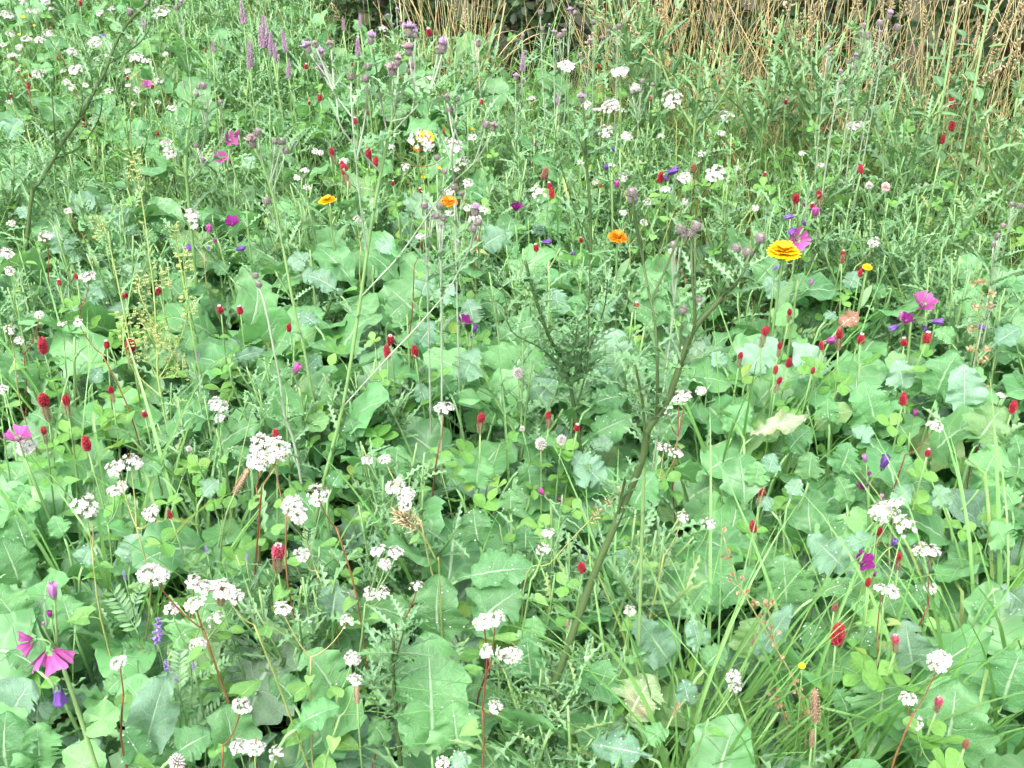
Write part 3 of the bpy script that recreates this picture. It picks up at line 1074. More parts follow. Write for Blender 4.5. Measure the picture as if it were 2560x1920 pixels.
# ------------------------------------------------------------------ landmarks that labels may name
for (x, y), t in (
    (c(2, 0, 665, 1630), 'the large golden marigold'), (c(1, 0, 1785, 1530), 'the small orange marigold'), (c(1, 0, 700, 1295), 'the flat orange marigold'),
    (c(0, 0, 2105, 1293), 'the tilted yellow marigold'), (c(1, 0, 545, 885), 'the distant yellow marigold'), (c(2, 2, 1015, 785), 'the deep red clover head'),
    (c(0, 2, 1790, 255), 'the large pink-red clover head'), (c(0, 2, 320, 880), 'the nodding magenta mallows'), (c(0, 1, 120, 1175), 'the mallow at the photo edge'),
    (c(2, 1, 1565, 315), 'the wide pink mallow'), (c(2, 2, 1170, 330), 'the cup-shaped purple mallow'), (c(2, 0, 750, 1550), 'the tall pink mallow'),
    (c(1, 1, 795, 425), 'the violet mallow pair'), (c(1, 0, 1130, 1345), 'the lone purple mallow'), (c(2, 1, 600, 1130), 'the tan curled leaf'),
    (c(2, 1, 1080, 420), 'the reddish leaf'), (c(1, 1, 1148, 755), 'the pinkish white clover'), (c(0, 1, 1720, 1270), 'the biggest white flower cluster'),
    (c(0, 1, 1000, 500), 'the yellow mustard plant'), (c(1, 2, 570, 1100), 'the long upright lobed leaf'), (c(2, 2, 785, 990), 'the lone buttercup'),
    (c(0, 2, 1015, 740), 'the violet vetch spike'), (c(1, 0, 440, 260), 'the tall thistle heads'), (c(0, 0, 1740, 200), 'the pink-purple spikes'),
    (c(1, 0, 1455, 430), 'the flat white umbel'), (c(2, 0, 1345, 85), 'the pale back thistle'), (c(0, 1, 280, 945), 'the long hairy clover head'),
    (c(2, 1, 1435, 920), 'the red clover beside mallow'), (c(0, 0, 840, 1430), 'the round blue-green leaf'), (c(1, 1, 1090, 700), 'the broad central leaf'),
    (D(1390, 950), 'the dark forked thistle stem'), (c(0, 0, 1420, 1020), 'the far pink mallows'), (c(2, 2, 870, 1250), 'the tall plantain spike'),
    (c(1, 2, 500, 120), 'the beige grass plume'), (c(2, 0, 1322, 1205), 'the pink round clover'), (c(2, 2, 1585, 258), 'the right-hand white cluster'),
    (c(0, 0, 1045, 82), 'the far white clusters'), (c(0, 0, 610, 580), 'the forked green thistle'), (c(2, 0, 1820, 450), 'the tall nettle'), (c(1, 2, 1555, 358), 'the round red clover by thistle stem'),
):
    MARKS.append((x, y, t))

# ------------------------------------------------------------------ broad-leaved brassica plants
BG = 'broad-leaved brassica plants'

def leaf_stalk(leafobj, M, root_top):
    """petiole from the crown of the plant to the leaf, a piece of the leaf"""
    B = M.translation
    d = M.col[1].xyz.normalized()
    pts = bez(root_top, B - d * 0.05, B + d * 0.012, 5)
    mb = MB()
    Mi = M.inverted()
    s = M.col[1].xyz.length
    mb.tube([Mi @ p for p in pts], [0.0030 / s, 0.0020 / s], 5, 0.6, 0)
    obj('leaf_stalk', mb.mesh('leaf_stalk', MAT['petiole']), leafobj)

def pick_leaf(w):
    k = min(range(14), key=lambda i: abs(BL_W[i] - w) + R.uniform(0, 0.05))
    return k

# leaves that can be found in the photograph: base pixel, tip pixel, half-width over length, tip height, look
HL = []
def hl(col, row, bx, by, tx, ty, w=0.36, zt=0.37, mat=None):
    HL.append((c(col, row, bx, by), c(col, row, tx, ty), w, zt, mat))

for a in ((590, 1580, 560, 770, .27, .42), (650, 830, 640, 400, .32, .37), (830, 800, 1165, 500, .34, .36), (740, 430, 1250, 360, .24, .37), (760, 1530, 720, 1220, .42, .37),
          (1230, 880, 1250, 670, .38, .36), (1240, 1110, 1200, 800, .3, .38), (1640, 1210, 1730, 950, .42, .37), (1850, 1350, 2020, 1050, .38, .36, 'brassica_old'),
          (2010, 1570, 1610, 1490, .26, .36, 'brassica_blue'), (2150, 1010, 1910, 680, .26, .38, 'brassica_blue'), (900, 220, 860, -20, .42, .38), (1190, 270, 1190, 80, .4, .37),
          (-10, 640, 80, 500, .4, .36, 'brassica_blue'), (1500, 1200, 1420, 1000, .4, .33), (700, 1650, 830, 1580, .4, .36, 'brassica_blue'), (300, 1500, 200, 1330, .4, .3), (1780, 560, 1700, 430, .4, .33),
          (1090, 420, 1000, 250, .4, .33), (420, 900, 330, 760, .4, .3), (1950, 1500, 2100, 1400, .4, .36)):
    hl(1, 2, *a)
for a in ((170, 800, -50, 500, .38, .36), (60, 1470, 210, 1080, .4, .38, 'brassica_blue'), (60, 1690, 40, 1280, .4, .38), (240, 1660, 230, 1360, .4, .36), (480, 1680, 650, 1480, .36, .36, 'brassica_blue'),
          (920, 1640, 1080, 1020, .16, .42, 'brassica_blue'), (910, 1630, 780, 1400, .34, .37), (1110, 1570, 1370, 1420, .34, .37), (1490, 1660, 1440, 1220, .3, .39), (2170, 1260, 1950, 890, .34, .37),
          (1910, 1240, 1740, 1060, .36, .36), (1890, 1390, 2190, 1250, .3, .37), (2140, 700, 2170, 460, .42, .38, 'brassica_blue'), (480, 780, 400, 540, .4, .36), (180, 270, 90, 20, .36, .37),
          (130, 490, 10, 170, .34, .37), (830, 350, 910, 140, .4, .35, 'brassica_blue'), (680, 1180, 800, 1060, .4, .34), (260, 1020, 60, 900, .34, .34), (1100, 880, 1250, 690, .36, .36),
          (420, 170, 350, 20, .4, .35), (520, 350, 600, 200, .34, .35, 'brassica_blue'), (1900, 860, 1990, 700, .36, .35)):
    hl(0, 2, *a)
for a in ((690, 640, 660, 270, .36, .38), (1100, 410, 830, 150, .26, .39, 'brassica_blue'), (980, 200, 930, 0, .42, .37), (220, 650, 490, 380, .24, .38), (50, 650, 180, 460, .4, .37),
          (440, 970, 530, 680, .42, .37), (510, 970, 730, 600, .14, .40, 'brassica_blue'), (1280, 1420, 1330, 990, .34, .39), (1660, 1600, 1780, 1070, .36, .40), (2070, 1260, 2200, 880, .42, .38),
          (1510, 1020, 1450, 690, .36, .37, 'brassica_blue'), (150, 1010, 300, 870, .36, .36), (850, 550, 1090, 450, .24, .37), (1040, 250, 1260, 160, .26, .37, 'brassica_blue'), (2060, 470, 2210, 600, .3, .36, 'brassica_blue'),
          (1080, 1320, 1000, 1130, .36, .35), (60, 1250, 20, 1080, .4, .34, 'brassica_blue'), (1150, 900, 1230, 740, .38, .35), (1600, 620, 1520, 460, .36, .35), (900, 900, 800, 720, .36, .34),
          (2000, 720, 1900, 560, .4, .34), (1400, 720, 1330, 540, .38, .35), (2100, 250, 2000, 60, .4, .36), (130, 900, 80, 680, .3, .37, 'brassica_blue')):
    hl(2, 2, *a)
for a in ((990, 920, 1250, 530, .36, .40), (1215, 1000, 1440, 730, .28, .40, 'brassica_blue'), (1790, 900, 1750, 460, .34, .41, 'brassica_blue'), (1790, 900, 1560, 610, .1, .40, 'brassica_blue'), (790, 820, 900, 605, .36, .39, 'brassica_blue'),
          (860, 450, 820, 280, .42, .39, 'brassica_blue'), (1590, 1170, 1880, 1040, .28, .39), (1150, 1370, 1440, 1190, .3, .37), (1225, 1540, 1200, 1320, .38, .37), (880, 1500, 905, 1280, .42, .38),
          (1710, 1490, 1480, 1290, .36, .37, 'brassica_blue'), (1610, 1270, 1760, 1175, .3, .37, 'brassica_blue'), (1590, 970, 1850, 900, .3, .38), (360, 1440, 370, 1220, .42, .37), (1100, 1660, 1090, 1500, .42, .37),
          (1870, 1660, 2030, 1390, .34, .38), (2060, 290, 1950, 100, .42, .38), (1400, 430, 1370, 200, .42, .37, 'brassica_blue'), (490, 590, 610, 430, .34, .38, 'brassica_blue'), (1000, 1010, 1060, 860, .36, .37),
          (720, 900, 640, 760, .42, .37), (300, 420, 420, 300, .4, .36), (660, 320, 720, 180, .4, .36, 'brassica_blue'), (520, 260, 590, 120, .42, .36, 'brassica_blue'), (110, 1200, 60, 1040, .38, .36),
          (560, 960, 500, 820, .38, .36, 'brassica_blue'), (1500, 380, 1560, 240, .36, .36), (1660, 420, 1750, 280, .4, .36, 'brassica_blue'), (760, 1500, 690, 1400, .4, .36), (200, 900, 280, 760, .36, .36)):
    hl(1, 1, *a)
for a in ((420, 800, 630, 530, .32, .40, 'brassica_blue'), (885, 830, 720, 560, .34, .40, 'brassica_blue'), (1255, 1160, 1180, 800, .38, .38), (1430, 870, 1390, 670, .42, .39, 'brassica_blue'), (1640, 940, 1790, 620, .36, .39),
          (1830, 1020, 1830, 690, .32, .39, 'brassica_blue'), (1890, 1220, 2070, 970, .44, .40), (1930, 1500, 2060, 1220, .36, .39), (440, 1165, 810, 1045, .16, .40, 'brassica_tan'), (680, 1280, 840, 1110, .36, .36),
          (330, 1170, 450, 940, .36, .37), (960, 1080, 950, 910, .4, .38), (1240, 1200, 1110, 1110, .36, .38, 'brassica_blue'), (1010, 1420, 1100, 1200, .4, .38), (830, 1460, 850, 1260, .4, .38),
          (560, 1420, 610, 1270, .4, .37, 'brassica_blue'), (470, 1500, 510, 1320, .4, .36), (1085, 1610, 1010, 1420, .36, .37), (470, 200, 630, 20, .3, .39), (1340, 1610, 1490, 1490, .32, .38, 'brassica_blue'),
          (2090, 470, 2210, 300, .38, .37), (1990, 590, 2190, 460, .3, .37, 'brassica_blue'), (650, 280, 560, 130, .4, .38, 'brassica_blue'), (740, 250, 800, 110, .4, .38), (1010, 470, 1150, 370, .3, .38, 'red_leaf'),
          (380, 140, 430, 30, .4, .37, 'brassica_blue'), (920, 420, 1000, 370, .36, .37, 'brassica_blue'), (60, 660, 150, 560, .38, .37, 'brassica_blue'), (300, 720, 200, 620, .36, .36, 'brassica_blue'), (1500, 1460, 1400, 1330, .4, .37),
          (1720, 1620, 1640, 1480, .4, .37, 'brassica_blue'), (2190, 1300, 2150, 1150, .4, .37), (1760, 560, 1640, 470, .36, .36), (700, 1560, 780, 1440, .4, .36, 'brassica_blue'), (1080, 230, 1140, 100, .4, .37, 'brassica_blue'),
          (1350, 190, 1250, 260, .36, .37), (2150, 1640, 2060, 1480, .4, .37), (600, 1640, 500, 1560, .36, .36, 'brassica_blue')):
    hl(2, 1, *a)
for a in ((560, 310, 690, 190, .4, .37, 'brassica_blue'), (50, 830, 120, 610, .42, .37), (1490, 670, 1700, 610, .2, .37, 'brassica_blue'), (2050, 460, 1920, 370, .36, .37, 'brassica_blue'), (2200, 250, 1940, 120, .26, .38, 'brassica_blue'),
          (1180, 620, 1250, 480, .4, .36), (1850, 90, 1990, 0, .36, .37, 'brassica_blue'), (1480, 130, 1380, 40, .4, .36), (100, 1620, 180, 1480, .42, .37), (350, 1100, 200, 1010, .36, .35),
          (1100, 1220, 980, 1160, .36, .35), (1950, 760, 2060, 640, .36, .36, 'brassica_blue'), (1290, 1550, 1400, 1440, .38, .36, 'brassica_blue'), (1600, 1330, 1500, 1230, .36, .34), (800, 170, 900, 50, .36, .37, 'brassica_blue'),
          (580, 820, 660, 720, .36, .35, 'brassica_blue'), (1350, 950, 1260, 880, .36, .35), (1680, 1050, 1760, 960, .38, .36), (2120, 1500, 2200, 1380, .4, .36), (1050, 1420, 940, 1330, .36, .36)):
    hl(0, 1, *a)
for a in ((800, 1550, 865, 1310, .42, .38, 'brassica_blue'), (430, 1340, 640, 1280, .3, .37, 'brassica_blue'), (440, 1660, 360, 1470, .42, .36, 'brassica_blue'), (50, 900, 130, 760, .42, .36, 'brassica_blue'), (730, 820, 760, 700, .4, .36),
          (700, 1450, 720, 1310, .42, .36, 'brassica_blue'), (1000, 1580, 940, 1480, .36, .36), (1200, 1600, 1100, 1530, .36, .37), (1570, 1100, 1640, 1010, .36, .36, 'brassica_blue'), (1900, 1480, 2000, 1380, .36, .37, 'brassica_blue'),
          (200, 1420, 120, 1330, .4, .36, 'brassica_blue'), (960, 1000, 1020, 900, .36, .36), (620, 1580, 720, 1500, .4, .37)):
    hl(0, 0, *a)
for a in ((470, 1410, 545, 1240, .42, .38, 'brassica_blue'), (890, 1600, 1090, 1490, .36, .37, 'brassica_blue'), (1290, 1530, 1250, 1430, .42, .37, 'brassica_blue'), (1160, 1330, 1190, 1240, .42, .36, 'brassica_blue'), (240, 1640, 340, 1540, .42, .37, 'brassica_blue'),
          (700, 1530, 760, 1430, .42, .36, 'brassica_blue'), (1480, 1450, 1540, 1360, .36, .36), (1080, 1640, 1150, 1560, .36, .36)):
    hl(1, 0, *a)

hero = []
for b, t, w, zt, mat in HL:
    T = at_z(t[0], t[1], zt)
    B = at_z(b[0], b[1], zt - 0.15)
    if B.y > T.y - 0.01:
        B = at_y(b[0], b[1], T.y - 0.015)
        B.z = max(B.z, 0.12)
    hero.append((B, T, w, mat))
# leaves that grow close together stand on one plant
plants = []
for h in sorted(hero, key=lambda h: h[0].y):
    for p in plants:
        if (p['c'] - h[0]).length < 0.115 + 0.02 * h[0].y and len(p['l']) < 5:
            p['l'].append(h)
            break
    else:
        plants.append({'c': h[0].copy(), 'l': [h]})
SPECIAL = {'brassica_tan': 'brassica with one curled tan dying leaf', 'red_leaf': 'brassica with a reddish withered leaf', 'brassica_old': 'brassica with a pale pink-blotched leaf'}
HERO_LEAVES = []
for p in plants:
    root = Vector((0, 0, 0))
    for h in p['l']:
        root += h[0]
    root /= len(p['l'])
    root = Vector((root.x, root.y + 0.06, 0))
    tops = max(p['l'], key=lambda h: (h[1] - h[0]).length)
    mid = (tops[0] + tops[1]) / 2
    q = proj(mid)
    blue = sum(1 for h in p['l'] if h[3] == 'brassica_blue') * 2 > len(p['l'])
    ph = ('blue-green' if blue else 'mid-green') + (' single-leaved' if len(p['l']) == 1 else (' large' if (tops[1] - tops[0]).length > 0.2 else '')) + ' brassica'
    for h in p['l']:
        if h[3] in SPECIAL:
            ph = SPECIAL[h[3]]
    o = thing('brassica_plant', 'plant', root, None, BG, ph, q[:2])
    top = Vector((R.uniform(-0.01, 0.01), R.uniform(-0.01, 0.01), 0.05))
    mb = MB()
    mb.tube([Vector((0, 0, -0.02)), top * 0.6, top], [0.008, 0.006], 6, 0.4, 0)
    obj('stem', mb.mesh('brassica_stem', MAT['stem_pale']), o)
    for B, T, w, mat in p['l']:
        B = B + Vector((0, 0, 0))
        N = (to_cam(T) * 0.9 + UP * 0.6 + rv(0.25))
        M = frame(B, T, N)
        k = pick_leaf(w)
        sx = w / BL_W[k]
        M = rel(M, root) @ Matrix.Diagonal((max(0.35, min(1.5, sx)), 1, 1, 1))
        lo = obj('leaf', BL_MESH[mat or 'brassica'][k], o, M)
        HERO_LEAVES.append((lo, Matrix.Translation(root) @ M))
        leaf_stalk(lo, M, top)

dm, dnt = nodes_of('water_drop')
dcol = dnt.nodes.new('ShaderNodeRGB')
dcol.outputs[0].default_value = (0.75, 0.85, 0.78, 1)
finish(dnt, dcol.outputs[0], 0.05, 0.3, None, 1.0)
dr = MB()
for lo, MW in HERO_LEAVES:
    if R.random() < 0.45:
        continue
    vsx = lo.data.vertices
    for k in range(R.choice([2, 4, 7, 9])):
        v = vsx[R.randrange(len(vsx) // 4, len(vsx))]
        p = MW @ v.co
        n_ = (MW.to_3x3() @ v.normal).normalized()
        q = R.uniform(0.0007, 0.0015)
        dr.ellipsoid(p + n_ * q * 0.4, q, q * 0.8, 6, 4, 0.5, 0)
dro = obj('water_drops', dr.mesh('water_drops', dm))
dro['kind'] = 'stuff'
dro['label'] = 'small bright water drops lying on the broad leaves'
dro['category'] = 'water drops'

def brassica(root, n, L, zmax, blue=0.4, phrase=None):
    q = proj(root + Vector((0, 0, zmax * 0.8)))
    o = thing('brassica_plant', 'plant', root, None, BG, phrase or 'low leafy brassica', q[:2])
    hs_ = R.uniform(0.03, max(0.04, zmax - 0.17))
    top = Vector((R.uniform(-0.02, 0.02), R.uniform(-0.02, 0.02), hs_))
    mb = MB()
    mb.tube([Vector((0, 0, -0.02)), top * 0.5, top], [0.008, 0.005], 6, 0.4, 0)
    obj('stem', mb.mesh('brassica_stem', MAT['stem_pale']), o)
    a0 = R.uniform(0, 6.28)
    m = 'brassica_blue' if R.random() < blue else 'brassica'
    for i in range(n):
        a = a0 + i * 2.4 + R.uniform(-0.3, 0.3)
        el = R.uniform(0.15, 1.0)
        l = L * R.uniform(0.5, 1.2)
        rad = Vector((math.cos(a), math.sin(a), 0))
        B = top * (0.5 + 0.5 * i / n)
        d = rad * math.cos(el) + UP * math.sin(el)
        T = B + d * l
        if T.z > zmax:
            T.z = zmax - R.uniform(0, 0.04)
        N = -rad * math.sin(el) + UP * math.cos(el) + rv(0.25)
        M = frame(B, T, N)
        mm = m
        obj('leaf', BL_MESH[mm][R.randrange(14)], o, M)

def halfwidth(y, z=0.35, margin=0.0):
    """half the width of the view at this distance"""
    d = y * CP + (CAMZ - z) * SP
    return d * 1280 / F + margin

def scatter(y0, y1, step, margin, z=0.3):
    out = []
    y = y0
    while y < y1:
        hw = halfwidth(y, z, margin)
        x = -hw + R.uniform(0, step)
        while x < hw:
            out.append((x + R.uniform(-0.4, 0.4) * step, y + R.uniform(-0.4, 0.4) * step))
            x += step
        y += step * 0.87
    return out

for x, y in scatter(0.95, 2.95, 0.175, 0.10):
    if y > 2.35 and (x > 0.1 or R.random() < 0.35):
        if R.random() < (0.75 if x > 0.3 else 0.45):
            continue
    L = R.uniform(0.15, 0.24)
    zm = R.uniform(0.27, 0.36)
    if 1050 < proj(Vector((x, y, 0.3)))[0] < 1620 and y < 1.36:
        zm = 0.2
    brassica(Vector((x, y, 0)), R.choice([5, 6, 7]), L, zm, 0.6)

# ------------------------------------------------------------------ crimson clovers
CG = 'crimson clovers in flower'
CLOVER = {
    (0, 0): [(515, 18, 40), (855, 272, 30), (1322, 325, 26), (370, 375, 22), (193, 485, 30), (180, 553, 42, 'aged'), (70, 615, 26), (980, 555, 35), (820, 503, 30), (1968, 425, 42), (2055, 625, 50), (1988, 660, 26), (2132, 972, 50, 'aged'), (2200, 1060, 60), (1015, 858, 30), (535, 797, 26)],
    (1, 0): [(572, 205, 60), (75, 405, 45), (95, 775, 50), (172, 720, 30), (912, 652, 38), (182, 985, 85), (228, 1042, 75), (27, 1085, 75, 'aged'), (665, 845, 36), (516, 1222, 42), (340, 1175, 36), (1318, 1115, 90, 'dark'), (1346, 1190, 50), (1360, 1240, 75), (1260, 1590, 58), (1662, 428, 32), (1563, 440, 26), (1997, 632, 36), (1675, 1190, 36), (2062, 1140, 85), (1550, 1540, 30), (1590, 1065, 26)],
    (2, 0): [(565, 700, 32), (680, 652, 38), (85, 1080, 65, 'dark'), (545, 1120, 32), (1163, 1085, 65), (1690, 895, 62), (1748, 660, 78), (1748, 805, 75), (745, 1275, 70, 'aged'), (895, 1250, 60, 'aged'), (852, 1320, 46), (1048, 1625, 42), (1378, 440, 42, 'dark')],
    (0, 1): [(275, 575, 125), (280, 925, 105, 'aged'), (425, 925, 75, 'aged'), (555, 1205, 115), (840, 570, 100, 'aged'), (1015, 222, 55), (800, 245, 55, 'bud'), (1415, 340, 65, 'bud'), (1542, 345, 65, 'bud'), (1858, 460, 65), (685, 565, 60, 'bud'), (713, 860, 50, 'aged'), (928, 1015, 50), (1775, 1150, 85), (380, 168, 32), (490, 130, 26), (280, 1120, 50, 'aged')],
    (1, 1): [(325, 535, 78, 'bud'), (303, 615, 95), (480, 615, 95), (908, 1040, 75, 'aged'), (1340, 1022, 48, 'aged'), (1525, 1100, 65, 'bud'), (1905, 315, 55, 'bud')],
    (2, 1): [(705, 360, 48, 'aged'), (550, 480, 70, 'aged'), (642, 575, 45, 'aged'), (700, 685, 75), (615, 730, 62), (855, 735, 50), (390, 640, 45, 'aged'), (910, 575, 65), (1025, 500, 70, 'aged'), (1165, 530, 78, 'bud'), (1440, 550, 65, 'bud'), (1590, 520, 85, 'bud'), (1435, 920, 95), (2142, 970, 95), (1595, 1262, 52, 'bud'), (528, 1520, 62, 'aged'), (1160, 105, 60), (1045, 20, 60, 'dark'), (640, 800, 40, 'aged')],
    (0, 2): [(1790, 250, 125, 'pink'), (1410, 500, 95, 'pink'), (1090, 15, 40)],
    (1, 2): [(1555, 358, 100)],
    (2, 2): [(470, 95, 95), (1285, 125, 65, 'aged'), (1405, 285, 40, 'aged'), (1210, 452, 72), (1015, 785, 170), (1385, 815, 55, 'pink'), (1838, 1490, 78, 'dark'), (998, 610, 50, 'dark'), (1665, 1215, 32, 'pink')],
}
LOOK = {'full': 'full red', 'bud': 'short white-tipped', 'aged': 'half-faded red', 'pink': 'pink-red', 'dark': 'dull brownish'}
UNIQUE_CLOVER = {(2, 2, 1015): 'crimson clover with a large deep red egg-shaped head, low in the grassy corner', (0, 2, 1790): 'crimson clover with a big pink-red head over a hairy stalk',
                 (1, 2, 1555): 'crimson clover with a round red head beside the leaning thistle stem', (0, 1, 280, 925): 'crimson clover with long faded hairy head above a pink mallow'}

def clover_leaf_on(o, root, at, n, size, red=False):
    for i in range(n):
        a = R.uniform(0, 6.28)
        el = R.uniform(-0.1, 0.6)
        d = Vector((math.cos(a) * math.cos(el), math.sin(a) * math.cos(el), math.sin(el)))
        B = at(R.uniform(0.35, 0.85))
        s = size * R.uniform(0.8, 1.2)
        M = frame(B, B + d * s, UP + rv(0.4), s)
        obj('leaf', (CLR_MESH[R.randrange(2)] if red else CL_MESH[R.randrange(7)]), o, rel(M, root))

FLOWER_PX = []
for (col, row), lst in CLOVER.items():
    for e in lst:
        x, y, h = e[:3]
        kind = e[3] if len(e) > 3 else ('full' if h > 60 or R.random() < 0.5 else 'bud')
        px, py = c(col, row, x, y)
        P_ = at_z(px, py, R.uniform(0.41, 0.46))
        hm = h / 2.572 * depth(P_) / F
        hm = max(0.014, min(0.05, hm))
        FLOWER_PX.append((px, py, P_.y))
        root = Vector((P_.x + R.uniform(-0.05, 0.05), P_.y + R.uniform(-0.02, 0.07), 0))
        label = None
        for k, t in UNIQUE_CLOVER.items():
            if k[:3] == (col, row, x) and (len(k) < 4 or k[3] == y):
                label = t
        tall = ' tall' if h > 90 else (' tiny' if h < 33 else '')
        o = thing('crimson_clover', 'clover', root, label, CG, LOOK[kind] + tall + ' crimson clover', (px, py))
        ax = (UP + rv(0.22)).normalized()
        hb = P_ - ax * hm * 0.5
        red, low = HEADS[kind][R.randrange(3)]
        spin = R.uniform(0, 6.28)
        base = hb
        Mh = upframe(hb, ax, hm, spin)
        wide = {'full': 1.1, 'bud': 1.1, 'dark': 1.1}.get(kind, 1.1)
        Mh = Mh @ Matrix.Diagonal((wide, wide, 1, 1))
        ho = obj('flower_head', red, o, rel(Mh, root))
        if low is not None:
            obj('seed_head', low, ho)
            base = hb - ax * hm * (1.2 if kind == 'aged' else 0.95)
        pts = bez(root, Vector((root.x * 0.4 + base.x * 0.6, root.y * 0.4 + base.y * 0.6, base.z * 0.6)), base + ax * hm * 0.08, 7)
        mb = MB()
        mb.tube([p - root for p in pts], [0.0021, 0.0015], 5, 0.4, 0)
        obj('stem', mb.mesh('clover_stem', MAT['stem']), o)
        near = P_.y < 2.6
        clover_leaf_on(o, root, lambda t: pts[min(7, int(t * 8))], 4 if near else 2, R.uniform(0.021, 0.029), red=(col, row) == (2, 1) and R.random() < 0.03)

# leafy clovers without flowers: centre-left of the field and between the brassicas
def leafy_clover(root, n, size, h):
    q = proj(root + Vector((0, 0, h)))
    o = thing('clover_plant', 'clover', root, None, 'leafy clovers without flowers', 'leafy clover', q[:2])
    for i in range(n):
        a = R.uniform(0, 6.28)
        rr = R.uniform(0.0, 0.09)
        P_ = Vector((rr * math.cos(a), rr * math.sin(a), h * R.uniform(0.6, 1.05)))
        s = size * R.uniform(0.8, 1.25)
        d = Vector((math.cos(a + R.uniform(-1, 1)), math.sin(a + R.uniform(-1, 1)), R.uniform(0.0, 0.6))).normalized()
        M = frame(P_, P_ + d, UP * 1.2 + Vector((0, -0.3, 0)) + rv(0.45), s)
        lo = obj('leaf', CL_MESH[R.randrange(7)], o, M)
        if i % 2 == 0:
            mb = MB()
            mb.tube(bez(Vector((0, 0, 0)), Vector((P_.x * 0.3, P_.y * 0.3, P_.z * 0.7)), P_, 4), [0.0016, 0.0011], 4, 0.4, 0)
            Mi = M.inverted()
            st = obj('leaf_stalk', mb.mesh('clover_leaf_stalk', MAT['stem']), lo, Mi)

for x, y in scatter(1.0, 3.4, 0.24, 0.05):
    dens = 0.16
    if -0.9 < x < 0.0 and 1.3 < y < 2.3:
        dens = 0.75
    if R.random() < dens:
        leafy_clover(Vector((x, y, 0)), R.choice([6, 7, 8]), R.uniform(0.02, 0.03), R.uniform(0.28, 0.37))

